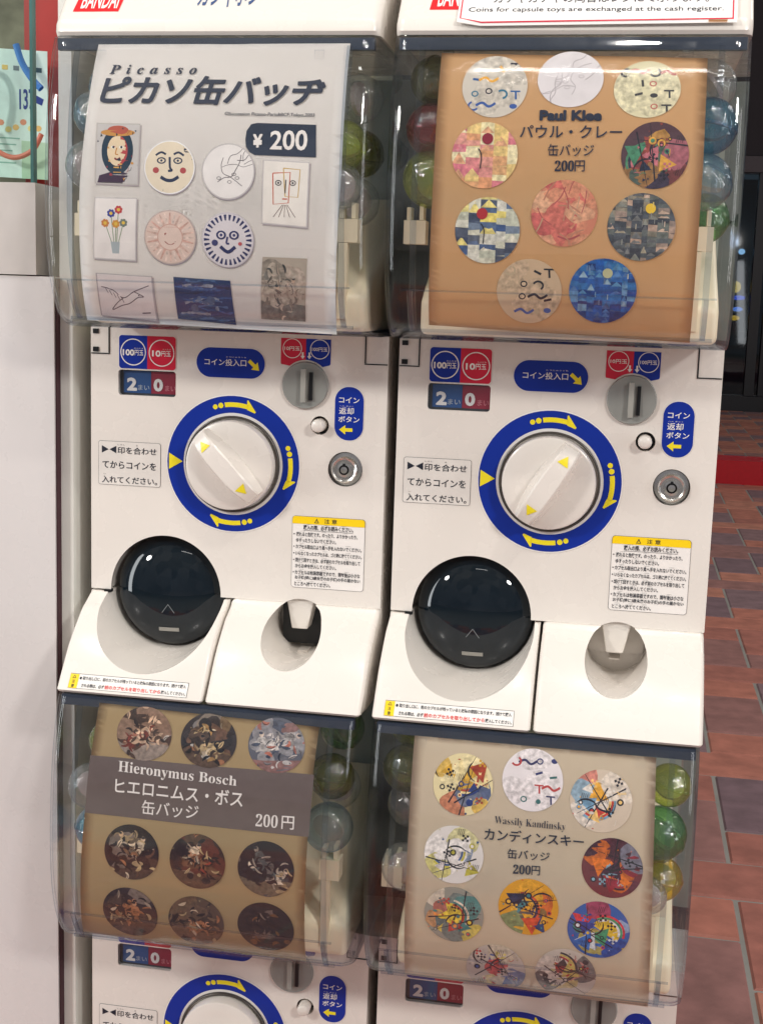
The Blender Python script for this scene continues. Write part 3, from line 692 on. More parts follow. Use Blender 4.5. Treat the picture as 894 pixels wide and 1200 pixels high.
    for k in range(41):
        z = .343+.237*k/40; y = min(paper(0, z), paper(.1, z), paper(-.1, z))-.0035
        rv = [bm.verts.new((-.116+.233*i/12, y, z)) for i in range(13)]
        if prev:
            for i in range(12): bm.faces.new((prev[i], prev[i+1], rv[i+1], rv[i]))
        prev = rv
    fl = link('poster_film', bm, FILM, R); autosmooth(fl, 60); md = fl.modifiers.new('thick', 'SOLIDIFY'); md.thickness = .0004; md.offset = 1
    # hopper inside
    prof = [(-.060, .3410), (.125, .3410), (.125, .47), (.06, .44), (.0, .405), (-.040, .385), (-.060, .372)]
    bm = prism_x(prof, -.118, .134); bevel(bm, .006, 3); autosmooth(link('hopper', bm, WHITE2, R), 35)
    for x in (-.1345, .106):
        bm = bmesh.new(); box(bm, x, -.062, .418, x+.019, -.045, .438); box(bm, x+.002, -.060, .4385, x+.006, -.047, .449); box(bm, x+.013, -.060, .4385, x+.0165, -.047, .452); bevel(bm, .0012, 2)
        link('poster_bracket', bm, WHITE2, R)
    bm = bmesh.new(); box(bm, .1085, -.062, .352, .1165, -.054, .4175); link('bracket_post', bm, WHITE2, R)
    link('box_back', bbox(-.141, .1305, .3415, .141, .134, .584), mat('box_back_plastic', (150, 158, 150), .5, var=.1), R)
    # body behind
    link('machine_body', bbox(-.141, .0905, .0, .141, .24, .336, .003), DGREY, R)
    return R
M = make_machine()
def place(o, i, j): o.location = (.075+.30*i, 0, Z0-.26-.588*j)
MS = {}
labs = {(0, 0): 'upper white capsule machine showing the white poster with the navy katakana title', (1, 0): 'upper white capsule machine showing the tan brown poster and a paper notice on its header',
        (0, 1): 'lower white capsule machine showing the olive brown poster with a dark title band', (1, 1): 'lower white capsule machine showing the beige poster of abstract round prints'}
for (i, j), lb in labs.items():
    o = M if (i, j) == (0, 0) else copy_tree(M)
    place(o, i, j); prop(o, lb, 'capsule machine', 'four stacked capsule toy machines'); MS[(i, j)] = o
def kid(o, nm): return next(c for c in o.children if c.name.split('.')[0] == nm)
kid(MS[(0, 0)], 'dial_knob').rotation_euler.y = math.radians(-44); kid(MS[(1, 0)], 'dial_knob').rotation_euler.y = math.radians(32)
kid(MS[(0, 1)], 'dial_knob').rotation_euler.y = math.radians(75); kid(MS[(1, 1)], 'dial_knob').rotation_euler.y = math.radians(20)
kid(MS[(0, 0)], 'capsule_door').rotation_euler = (math.radians(-4), 0, math.radians(4))
# coin return backs: black plate painted for the shaded opening on the left machine, closed white plate on the right one
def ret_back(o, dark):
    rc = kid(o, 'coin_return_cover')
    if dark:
        q = link('return_dark_plate', prism_y(rrect(.0450, .0345, .0990, .0855, .008), .0212, .0222), BLACK, rc)
        bm = bbox(.064, .004, .0290, .074, .0210, .0318, .0008, 2); link('return_tray', bm, WHITE, rc)
    else:
        q = link('return_plate', prism_y(rrect(.0400, .0475, .0925, .0835, .004), .030, .0338), WHITE, rc)
        link('return_tray', bbox(.061, .016, .0435, .071, .0335, .0450, .0005, 1), WHITE, rc)
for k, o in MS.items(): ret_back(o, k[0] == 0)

# headers above the two upper machines
def header(o, i):
    prof = [(y, z+.596) for y, z in reversed(CHS)]; prof = [(-.0835, .5866), (-.0855, .5895)]+prof[1:]+[(0, .78), (.12, .78), (.12, .5866)]
    bm = prism_x(prof, -.1435, .1435)
    es = [e for e in bm.edges if abs(e.verts[0].co.x-e.verts[1].co.x) < 1e-6 and e.verts[0].co.y < .05 and e.verts[1].co.y < .05]
    bmesh.ops.bevel(bm, geom=es, offset=.008, segments=4, affect='EDGES', profile=.5)
    h = link('header', bm, WHITE, o); autosmooth(h, 32)
    f = lambda x, z: chute_y(x, z-.596)
    p = Print(); dx = .012*i; p.poly([(-.1285+dx, .6075), (-.0870+dx, .6075), (-.0845+dx, .628), (-.1260+dx, .628)], mat('logo_red', (236, 24, 34), .35)); p.L = 1
    p.text('BANDAI', [(-.1225+dx, .6275), (-.0890+dx, .6105)], STW, .015)
    p.build('logo_badge', f, h, .0003, .0004, .003)
    if i == 0:
        p = Print(); p.text('ガシャポン', [(-.018, .640), (.036, .6108)], mat('logo_blue', (60, 84, 130), .4), .012); p.build('header_lettering', f, h, .0003, .0004, .003)
for i in (0, 1): header(MS[(i, 0)], i)
# paper notice taped on the right header
f = lambda x, z: min(chute_y(x, z-.596), -.02)-.0030
p = Print(); RB_ = mat('notice_red', (214, 40, 66), .4); PAPW = mat('notice_paper', (240, 238, 236), .5, var=.02)
p.poly([(-.092, .5955), (-.073, .5925), (.1300, .5945), (.1300, .680), (-.092, .680)], PAPW); p.L = 1
p.stroke([(-.0900, .670), (-.0895, .5990), (-.0720, .5952)], .0011, RB_); p.stroke([(-.0720, .5952), (.1268, .5978)], .0011, RB_); p.stroke([(.1268, .5972), (.1275, .670)], .0011, RB_); p.stroke([(-.09, .6695), (.1275, .6695)], .0011, RB_)
p.text('Coins for capsule toys are exchanged at the cash register.', [(-.0835, .6088), (.1195, .6035)], INKK, .004); p.text('ガチャガチャの両替はレジにて承ります。', [(-.0640, .6215), (.1080, .6125)], INKK, .006)
nb = p.build('paper_notice', f, None, .0003, .0, .003); nb.location = MS[(1, 0)].location
bm = bmesh.new(); bm.from_mesh(nb.data); bmesh.ops.solidify(bm, geom=[f_ for f_ in bm.faces if f_.material_index == 0], thickness=.0005); bm.to_mesh(nb.data); bm.free()
prop(nb, 'white paper notice with a red border about exchanging coins, taped to the right header', 'notice')
tp = link('tape', bbox(.108, 0, .5950, .1225, .0004, .640), clear('tape_film', (235, 215, 195), (200, 190, 170)), nb)
for v in tp.data.vertices: v.co.y += f(v.co.x, v.co.z)-.0012

# ================================================================== POSTERS
def edge(pts, z):
    ps = sorted((z_, x_) for x_, z_ in pts); return float(np.interp(z, [q[0] for q in ps], [q[1] for q in ps]))
def art(p, cx, cz, rx, rz, kind, bg, pal, seed, rect=None):
    rnd = random.Random(seed); clip = rect or [(x, max(z, .3465)) for x, z in ell(cx, cz, rx, rz, 44)]
    a = sum(clip[k][0]*clip[(k+1) % len(clip)][1]-clip[(k+1) % len(clip)][0]*clip[k][1] for k in range(len(clip)))
    if a < 0: clip = clip[::-1]
    p.L = 2; p.poly(clip, ink(*bg)); p.clip = clip
    U = lambda x, z: (cx+x*rx, cz+z*rz)
    dk = (34, 36, 48)
    def blob(x, z, r, c, k=1.0, n=14):
        ph = rnd.random()*6; am = rnd.uniform(.05, .22)
        p.poly([U(x+r*k*(1+am*math.sin(2*t+ph))*math.cos(t), z+r*(1+am*math.sin(3*t+ph))*math.sin(t)) for t in [2*PI*q/n for q in range(n)]], paint(*c))
    def line(n, wd, c, sp=.6):
        x, z = rnd.uniform(-.7, .7), rnd.uniform(-.7, .7); a = rnd.random()*6.28; P = [(x, z)]
        for _ in range(n): a += rnd.uniform(-.9, .9); x += sp*math.cos(a); z += sp*math.sin(a); P.append((x, z))
        p.stroke([U(*q) for q in P], [w_*rx for w_ in wd] if isinstance(wd, list) else wd*rx, ink(*c), smooth=6)
    def quad(x, z, a, l, h, c): p.poly([U(x+l*math.cos(a)*s-h*math.sin(a)*t, z+l*math.sin(a)*s+h*math.cos(a)*t) for s, t in ((-1, -1), (1, -1), (1, 1), (-1, 1))], paint(*c))
    def tri(x, z, r, c): 
        a = rnd.random()*6; p.poly([U(x+r*math.cos(a+t)*rnd.uniform(.6, 1.2), z+r*math.sin(a+t)*rnd.uniform(.6, 1.2)) for t in (0, 2.1, 4.2)], paint(*c))
    R_ = lambda s=.8: rnd.uniform(-s, s)
    Lq = [0]
    def nl():
        p.L = 3+.12*Lq[0]; Lq[0] += 1
    def fleck(n, pal_, s0=.02, s1=.08):
        for _ in range(n):
            nl(); x, z = R_(.95), R_(.95); r_ = rnd.uniform(s0, s1); m = rnd.random()
            if m < .4: blob(x, z, r_, rnd.choice(pal_), rnd.uniform(.4, 2.2), 8)
            elif m < .7: tri(x, z, r_*1.5, rnd.choice(pal_))
            else: line(2, .02, rnd.choice(pal_), .1)
    def mixc(c, d, t): return tuple(int(c[k]*(1-t)+d[k]*t) for k in range(3))
    if kind == 'line':
        for k in range(7): nl(); line(5, rnd.uniform(.016, .03), pal[k % len(pal)], .3)
        for k in range(4): nl(); x, z = R_(.4), R_(.4); p.ring([U(*q) for q in ell(x, z, .09, .06, 14)], [U(*q) for q in ell(x, z, .07, .04, 14)], ink(*pal[k % len(pal)]))
    elif kind == 'sign':
        for k in range(8): nl(); blob(R_(), R_(), rnd.uniform(.2, .5), mixc(bg, (150, 140, 130), rnd.uniform(.03, .12)), 1.4)
        cells = [(x, z) for x in (-.62, -.2, .22, .62) for z in (-.6, -.2, .2, .6) if x*x+z*z < .75]; rnd.shuffle(cells)
        for k, (x, z) in enumerate(cells[:11]):
            nl(); c = pal[k % len(pal)]; m = (k+seed) % 6; x += R_(.06); z += R_(.06); t0 = rnd.random()*6
            if m == 0: p.stroke([U(x-.3, z-.02), U(x-.1, z+.07), U(x+.1, z-.05), U(x+.3, z+.06)], .075*rx, ink(*c), smooth=6)
            elif m == 1: p.poly([U(*q) for q in ell(x, z, rnd.uniform(.06, .12), .08, 16)], ink(*c))
            elif m == 2: p.stroke([U(*q) for q in ell(x, z, .15, .13, 14, t0, t0+4)], .06*rx, ink(*c))
            elif m == 3: p.ring([U(*q) for q in ell(x, z, .11, .10, 20)], [U(*q) for q in ell(x, z, .07, .06, 20)], ink(*c))
            elif m == 4: p.stroke([U(x-.16, z+.1), U(x+.14, z+.1)], .05*rx, ink(*c)); p.stroke([U(x, z+.1), U(x+.02, z-.16)], .06*rx, ink(*c))
            else: p.stroke([U(x-.12*math.cos(t0), z-.12*math.sin(t0)), U(x+.12*math.cos(t0), z+.12*math.sin(t0))], .07*rx, ink(*c))
    elif kind in ('block', 'night'):
        small = kind == 'night'; n = 8 if small else 5
        xs = [-1+2*k/n+(R_(.5)/n if 0 < k < n else 0) for k in range(n+1)]
        for i in range(n):
            z = -1.0
            while z < 1:
                h = rnd.uniform(.7, 1.8)/n; nl(); c = mixc(rnd.choice(pal[:-1]), bg, rnd.uniform(0, .4)); sk = R_(.03)
                p.poly([U(xs[i], z), U(xs[i+1], z+sk), U(xs[i+1], z+h+sk), U(xs[i], z+h)], paint(*c))
                if rnd.random() < (.35 if small else .25):
                    nl(); p.poly([U(xs[i], z), U(xs[i+1], z), U((xs[i]+xs[i+1])/2, z+h)], paint(*mixc(rnd.choice(pal[:-1]), (230, 220, 200), .2)))
                z += h
        if small:
            for k in range(9): nl(); x, z = R_(.8), R_(.7); p.stroke([U(x, z), U(x, z+.16)], .03*rx, ink(*mixc(pal[k % len(pal)], (220, 214, 200), .4)))
            p.L = 20; p.poly([U(*q) for q in ell(rnd.uniform(.1, .25), .55, .15, .15, 20)], ink(*pal[-1]))
        else:
            p.L = 18; p.poly([U(*q) for q in ell(rnd.uniform(-.3, .3), .5, .17, .17, 18)], ink(*pal[-1])); p.L = 18.2; p.stroke([U(-.2, .2), U(-.1, 0), U(-.12, -.4)], .03*rx, ink(*dk), smooth=4)
    elif kind == 'soft':
        for k in range(34): nl(); blob(R_(.9), R_(.9), rnd.uniform(.08, .4), mixc(pal[k % len(pal)], bg, rnd.uniform(0, .5)), rnd.uniform(.5, 1.8))
        for k in range(14): nl(); line(2, rnd.uniform(.02, .05), mixc(pal[(k*2+1) % len(pal)], dk, .15), .35)
    elif kind == 'frag':
        for k in range(14): nl(); blob(R_(), R_(), rnd.uniform(.2, .5), mixc(rnd.choice(pal), bg, .6), rnd.uniform(.6, 1.6))
        nl(); p.poly([U(-1.1, -1.1), U(1.1, -1.1), U(1.1, R_(.2)-.5), U(.3, R_(.15)-.4), U(-.4, R_(.15)-.5), U(-1.1, R_(.2)-.4)], paint(*mixc(pal[3 % len(pal)], bg, .55)))
        lum = sorted(pal, key=sum); lights = lum[-3:]; mids = lum[len(lum)//3:-1]
        for k in range(3):             # small huddled figures
            x = -.55+.38*k+R_(.12); z = R_(.38)-.05; a = rnd.uniform(.1, 3.0); L_ = rnd.uniform(.26, .44); c = mixc(rnd.choice(lights if k % 3 else mids), bg, rnd.uniform(0, .2)); sh_ = mixc(c, (20, 18, 22), .45)
            dx, dz = math.cos(a), math.sin(a)
            nl(); p.stroke([U(x-.05, z-.03), U(x+dx*L_*.5-.04, z+dz*L_*.5-.03), U(x+dx*L_-.03, z+dz*L_-.03)], [.24*rx, .34*rx, .12*rx], paint(*sh_))
            nl(); p.stroke(curve_pts([U(x, z), U(x+dx*L_*.4, z+dz*L_*.4), U(x+dx*L_*.8, z+dz*L_*.8), U(x+dx*L_, z+dz*L_)], 5), [(.20+.10*math.sin(q/15*PI))*rx for q in range(20)], paint(*c))
            nl(); p.poly([U(*q) for q in ell(x+dx*(L_+.10), z+dz*(L_+.10), .085, .10, 14)], paint(*mixc(c, (220, 180, 150), .4))); nl()
            p.poly([U(*q) for q in ell(x+dx*(L_+.15)-.02, z+dz*(L_+.15), .08, .05, 10)], paint(*mixc(lum[0], c, .2)))
            for sg in (-1, 1, 1):
                nl(); b_ = a+PI+sg*rnd.uniform(.5, 1.5); m_ = rnd.uniform(.15, .30); x1, z1 = x+dx*L_*.7, z+dz*L_*.7; x2, z2 = x1+m_*math.cos(b_), z1+m_*math.sin(b_)
                p.stroke([U(x1, z1), U(x2, z2), U(x2+.14*math.cos(b_+R_(1.2)), z2+.14*math.sin(b_+R_(1.2)))], [.09*rx, .07*rx, .03*rx], paint(*mixc(c, sh_, rnd.random()*.6)))
            for sg in (-1, 1):
                nl(); b_ = a+PI+sg*rnd.uniform(.15, .6); p.stroke([U(x, z), U(x+.2*math.cos(b_), z+.2*math.sin(b_)), U(x+.34*math.cos(b_+sg*.3), z+.34*math.sin(b_+sg*.3))], [.12*rx, .08*rx, .04*rx], paint(*mixc(c, sh_, .4)))
            for q in range(3): nl(); t = rnd.uniform(.1, .8); p.stroke([U(x+dx*L_*t-.09, z+dz*L_*t+R_(.03)), U(x+dx*L_*t+.09, z+dz*L_*t+R_(.05))], .02*rx, paint(*sh_))
        for k in range(5): nl(); blob(R_(.8), -.5+R_(.3), rnd.uniform(.05, .13), mixc(rnd.choice(pal), bg, .25), rnd.uniform(.6, 2))
        for k in range(30):
            nl(); x, z = rnd.gauss(0, .42), rnd.gauss(0, .42); c = mixc(rnd.choice(pal), bg, rnd.uniform(0, .35)); a = rnd.random()*6.3; P = [(x, z)]; tn = rnd.uniform(-.9, .9)
            for _ in range(3): a += tn; x += .11*math.cos(a); z += .11*math.sin(a); P.append((x, z))
            wmax = rnd.uniform(.04, .13); p.stroke(curve_pts([U(*q) for q in P], 5), [(.012+wmax*math.sin(PI*q/15))*rx for q in range(20)], paint(*c))
            if k % 3 == 0: nl(); p.stroke(curve_pts([U(q[0]-.02, q[1]-.03) for q in P], 5), [(.008+.3*wmax*math.sin(PI*q/15))*rx for q in range(20)], paint(*mixc(c, (20, 20, 26), .6)))
        fleck(8, [mixc(q, bg, .4) for q in pal], .012, .03)
    elif kind == 'abstract':
        for k in range(8): nl(); blob(R_(.8), R_(.8), rnd.uniform(.25, .55), mixc(pal[k % len(pal)], bg, rnd.uniform(.2, .6)))
        x, z = R_(.3), R_(.3); nl(); t0 = rnd.random()*6
        p.poly([U(*q) for q in ell(x, z, .48, .46, 26, t0, t0+PI*1.1)], paint(*pal[1 % len(pal)])); nl()
        for q, rr_ in enumerate((.60, .52, .44)): p.stroke([U(*e) for e in ell(x, z, rr_, rr_*.95, 24, t0+.4, t0+2.9)], .07*rx, paint(*pal[(q+2) % len(pal)])); nl()
        for k in range(5):
            nl(); a = rnd.random()*6; r_ = rnd.uniform(.2, .42); cx_, cz_ = R_(.6), R_(.6); p.poly([U(cx_+r_*math.cos(a+t), cz_+r_*math.sin(a+t)) for t in (0, 1.9, 4.0)], paint(*pal[(k+seed) % len(pal)]))
        for k in range(4):
            nl(); x, z, a = R_(.65), R_(.65), R_(.8)
            for q in range(3):
                for e in range(3):
                    if (q+e) % 2 == 0: p.poly([U(x+(u*math.cos(a)-v*math.sin(a))*.075, z+(u*math.sin(a)+v*math.cos(a))*.075) for u, v in ((q, e), (q+1, e), (q+1, e+1), (q, e+1))], paint(*(pal[(k+3) % len(pal)] if k % 2 else dk)))
        for k in range(3): nl(); x, z, a = R_(.4), R_(.4), R_(3); p.stroke([U(x-math.cos(a), z-math.sin(a)), U(x+math.cos(a)*.8, z+math.sin(a)*.8)], [.012*rx, .05*rx], ink(*dk))
        for k in range(2):
            nl(); x, z, t0 = R_(.6), R_(.6), rnd.random()*6; p.stroke([U(*e) for e in ell(x, z, .4, .36, 16, t0, t0+2.2)], [.012*rx+.05*rx*math.sin(PI*q/15) for q in range(16)], ink(*dk))
        for k in range(5): nl(); x, z, r_ = R_(.7), R_(.7), rnd.uniform(.05, .12); p.poly([U(*e) for e in ell(x, z, r_, r_, 16)], paint(*rnd.choice((dk, pal[0], pal[2 % len(pal)])))); nl(); p.poly([U(*e) for e in ell(x, z, r_*.55, r_*.55, 14)], paint(*pal[(k+1) % len(pal)]))
        for k in range(3):
            nl(); x, z = R_(.7), R_(.7)
            for q in range(4): p.stroke([U(x+.06*q, z), U(x+.06*q+.05, z+.22)], .014*rx, ink(*dk))
        fleck(10, pal, .015, .05)
    elif kind == 'sun':
        for k in range(28): t = 2*PI*k/28; nl(); p.stroke([U(.5*math.cos(t), .5*math.sin(t)), U(.95*math.cos(t), .95*math.sin(t))], [.10*rx, .05*rx], paint(*mixc(pal[k % len(pal)], bg, .3)))
        nl(); p.poly([U(*q) for q in ell(0, 0, .52, .52, 30)], ink(*mixc(pal[3], bg, .35))); nl(); p.poly([U(*q) for q in ell(0, 0, .48, .48, 30)], ink(*mixc(pal[0], bg, .2))); nl()
        p.stroke([U(-.22, -.16), U(-.08, -.27), U(.08, -.27), U(.22, -.16)], .035*rx, ink(150, 80, 76), smooth=5)
        for sx_ in (-1, 1): p.poly([U(*q) for q in ell(.18*sx_, .12, .05, .05, 12)], ink(150, 80, 76))
    elif kind == 'flowers':
        nl(); p.poly([U(-.22, -.42), U(.22, -.42), U(.16, -.80), U(-.16, -.80)], ink(168, 178, 182)); nl()
        for k, (x, z) in enumerate(((-.45, .18), (-.16, .50), (.20, .62), (.42, .20), (.06, .16))):
            p.stroke([U(x, z), U(x*.4, -.42)], .03*rx, ink(110, 140, 96)); nl()
            for q in range(7): t = 2*PI*q/7+k; p.poly([U(*e) for e in ell(x+.13*math.cos(t), z+.09*math.sin(t), .065, .05, 10)], ink(*pal[k % len(pal)]))
            nl(); p.poly([U(*e) for e in ell(x, z, .08, .055, 12)], ink(226, 190, 80)); nl()
    elif kind == 'bird':
        p.stroke([U(-.85, .45), U(-.45, .30), U(-.1, -.05), U(.3, .25), U(.85, .55)], [.03*rx]*60, ink(*pal[0]), smooth=8); nl()
        p.stroke([U(-.1, -.05), U(-.35, -.30), U(-.55, -.62), U(-.2, -.42), U(.1, -.30), U(.42, -.02), U(.62, .02), U(.50, .12), U(.3, .25)], .03*rx, ink(*pal[1]), smooth=8)
        for k in range(5): nl(); p.stroke([U(-.70+.13*k, .38-.10*k), U(-.62+.13*k, .16-.11*k)], .022*rx, ink(*pal[0]))
        p.poly([U(*q) for q in ell(.46, .08, .03, .03, 8)], ink(*pal[0])); nl(); p.stroke([U(.5, -.75), U(.8, -.72)], .04*rx, ink(*pal[0]))
    elif kind == 'mask':
        p.ring([U(*q) for q in ell(0, 0, .98, .98, 40)], [U(*q) for q in ell(0, 0, .86, .86, 40)], ink(*pal[0])); nl()
        for sx_ in (-1, 1):
            p.ring([U(*q) for q in ell(.34*sx_, .26, .19, .13, 20)], [U(*q) for q in ell(.34*sx_, .26, .13, .08, 20)], ink(*pal[0])); p.poly([U(*q) for q in ell(.34*sx_, .26, .05, .05, 10)], ink(*pal[0]))
            p.stroke([U(.16*sx_, .50), U(.36*sx_, .58), U(.58*sx_, .46)], .08*rx, ink(*pal[0]), smooth=5); p.poly([U(*q) for q in ell(.56*sx_, -.12, .13, .12, 14)], ink(*pal[2]))
        nl(); p.stroke([U(0, .40), U(.02, .0), U(.10, -.12), U(-.06, -.14)], .09*rx, ink(*pal[0]), smooth=5); nl()
        p.stroke([U(-.36, -.38), U(-.12, -.50), U(.14, -.50), U(.38, -.36)], .13*rx, ink(*pal[0]), smooth=5)
    elif kind == 'rays':
        for k in range(30): t = 2*PI*k/30; nl(); p.stroke([U(.74*math.cos(t), .74*math.sin(t)), U(.96*math.cos(t), .96*math.sin(t))], [.05*rx, .11*rx], ink(*pal[0]))
        for sx_ in (-1, 1):
            nl(); p.poly([U(*q) for q in ell(.26*sx_, .18, .20, .17, 18)], ink(*pal[0])); nl(); p.poly([U(*q) for q in ell(.26*sx_, .18, .12, .11, 14)], ink(*bg)); nl(); p.poly([U(*q) for q in ell(.26*sx_, .18, .06, .06, 10)], ink(*pal[2]))
        nl(); p.stroke([U(-.30, -.26), U(0, -.46), U(.30, -.26)], .13*rx, ink(*pal[0]), smooth=6); p.stroke([U(0, .12), U(-.05, -.12), U(.06, -.14)], .07*rx, ink(*pal[2]), smooth=5); nl()
        p.poly([U(*q) for q in ell(-.52, -.12, .13, .12, 12)], ink(*pal[2])); p.poly([U(*q) for q in ell(.50, -.14, .08, .07, 12)], ink(*pal[3]))
    elif kind == 'portrait':
        p.poly([U(-.9, -1), U(.9, -1), U(.8, -.72), U(.3, -.60), U(-.3, -.60), U(-.8, -.72)], ink(60, 40, 66)); nl()
        p.poly([U(*q) for q in ell(0, .10, .72, .78, 30)], ink(24, 52, 72)); nl(); p.poly([U(-.16, -.62), U(.2, -.62), U(.2, -.3), U(-.16, -.3)], ink(214, 160, 76)); nl()
        p.poly([U(*q) for q in ell(0, .10, .46, .50, 26)], ink(228, 206, 172)); nl(); p.poly([U(*q) for q in ell(.03, .10, .44, .49, 14, -PI/2, PI/2)], ink(176, 66, 70)); nl()
        for sx_ in (-1, 1): p.poly([U(*q) for q in ell(.18*sx_, .22, .11, .05, 12)], ink(240, 236, 230)); nl(); p.poly([U(*q) for q in ell(.18*sx_, .22, .05, .045, 10)], ink(30, 30, 40)); nl()
        p.stroke([U(-.12, -.14), U(0, -.19), U(.14, -.13)], .08*rx, ink(120, 30, 50), smooth=4); p.stroke([U(-.02, .2), U(-.08, 0), U(.04, -.02)], .05*rx, ink(190, 130, 60), smooth=4); nl()
        p.poly([U(*q) for q in ell(0, .70, .78, .12, 24)], ink(196, 140, 70)); nl(); p.poly([U(*q) for q in ell(0, .78, .48, .15, 24)], ink(176, 84, 66)); fleck(26, [(30, 60, 84), (20, 40, 60), (206, 150, 80), (160, 60, 70)], .02, .05)
    elif kind == 'boxface':
        p.stroke([U(-.55, .62), U(-.5, -.35), U(.15, -.30), U(.20, .65), U(-.55, .62)], .045*rx, ink(*pal[0])); nl(); p.stroke([U(-.1, .78), U(.62, .74), U(.56, -.12), U(.0, -.10), U(-.1, .78)], .04*rx, ink(*pal[1])); nl()
        for x in (-.30, .32): p.ring([U(*q) for q in ell(x, .32, .14, .09, 18)], [U(*q) for q in ell(x, .32, .10, .06, 18)], ink(*pal[2])); p.poly([U(*q) for q in ell(x, .32, .05, .035, 10)], ink(*pal[2]))
        nl(); p.stroke([U(.02, .42), U(.0, .0)], .05*rx, ink(*pal[2])); p.stroke([U(-.12, -.18), U(.10, -.18)], .05*rx, ink(*pal[0]))
        for k in range(5): p.stroke([U(-.1+.05*k, -.36), U(-.5+.24*k, -.75)], .025*rx, ink(90, 60, 60))
    elif kind == 'waves':
        for k in range(26): nl(); z = R_(.95); x = R_(.6); p.stroke([U(x-.5, z), U(x-.15, z+R_(.12)), U(x+.2, z+R_(.12)), U(x+.55, z)], [rnd.uniform(.02, .10)*rx for _ in range(40)], paint(*rnd.choice(pal)), smooth=5)
        for k in range(5): nl(); blob(-.35+.2*k, R_(.4), rnd.uniform(.10, .22), mixc(pal[4], bg, rnd.uniform(.1, .6)), .7)
    p.clip = None
def make_poster(key, label, base, left, right, badges, lettering, seed, band=None):
    i, j = key; r = thing('poster', label, 'poster', MS[key].location, 'poster sheets in the capsule boxes'); r['group'] = 'poster sheets in the capsule boxes'
    f = lambda x, z: paper(x, z, seed)
    zt = min(left[0][1], right[0][1]); tl, tr = left[0], right[0]; bl, br = left[-1], right[-1]
    bm = bmesh.new(); prev = None; NV, NU = 48, 20
    for v in range(NV+1):
        t = v/NV; zl = tl[1]+(bl[1]-tl[1])*t; zr = tr[1]+(br[1]-tr[1])*t; xl = edge(left, zl); xr = edge(right, zr)
        rv = [bm.verts.new((xl+(xr-xl)*k/NU, f(xl+(xr-xl)*k/NU, zl+(zr-zl)*k/NU), zl+(zr-zl)*k/NU)) for k in range(NU+1)]
        if prev:
            for k in range(NU): bm.faces.new((prev[k], rv[k], rv[k+1], prev[k+1]))
        prev = rv
    bmesh.ops.solidify(bm, geom=bm.faces[:], thickness=.0003)
    bmesh.ops.recalc_face_normals(bm, faces=bm.faces)
    link('poster_sheet', bm, mat('poster_paper', base, .38, var=.03, scale=7, spec=.4), r, True)
    if band:
        p = Print(); p.L = 0; p.poly(band[0], ink(*band[1])); p.build('title_band', f, r, .0002, .0004, .005)
    for b in badges:
        p = Print()
        if b[0] == 'R':
            _, q, kind, bg, pal, sd, bord = b
            cx = sum(x for x, z in q)/4; cz = sum(z for x, z in q)/4; rx = abs(q[1][0]-q[0][0])/2; rz = abs(q[0][1]-q[3][1])/2
            if bord:
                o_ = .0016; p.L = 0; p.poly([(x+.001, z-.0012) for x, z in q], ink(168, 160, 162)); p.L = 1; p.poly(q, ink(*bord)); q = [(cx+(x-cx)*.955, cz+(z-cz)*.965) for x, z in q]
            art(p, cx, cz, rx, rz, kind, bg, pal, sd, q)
        else:
            cx, cz, rx, rz, kind, bg, pal, sd, bord = b
            if bord:
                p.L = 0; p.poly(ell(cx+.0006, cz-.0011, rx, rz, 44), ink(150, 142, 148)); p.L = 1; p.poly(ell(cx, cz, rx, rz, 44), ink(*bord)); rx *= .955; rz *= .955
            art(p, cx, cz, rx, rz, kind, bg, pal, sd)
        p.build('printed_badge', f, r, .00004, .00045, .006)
    for nm, items in lettering:
        p = Print(); p.L = 0
        for it in items:
            if it[0] == 'poly': p.L = 0; p.poly(it[1], ink(*it[2]))
            else:
                s_, q, c, bold = it[:4]; sp = it[4] if len(it) > 4 else 1; shr = it[5] if len(it) > 5 else 0
                p.L = 1
                if bold > .02: p.heavy(s_, q, ink(*c), bold*.016, .012, 1, spacing=sp, shear=shr)
                else: p.text(s_, q, ink(*c), bold, spacing=sp, shear=shr)
        p.build(nm, f, r, .0003, .0005, .006)
    return r
NV_ = (34, 44, 66); PW = (236, 230, 226)
tag = [(.0355, .4990), (.0362, .5060), (.0400, .5115), (.0450, .5126), (.0955, .5116), (.0967, .4850), (.0440, .4862), (.0395, .4885), (.0362, .4930)]
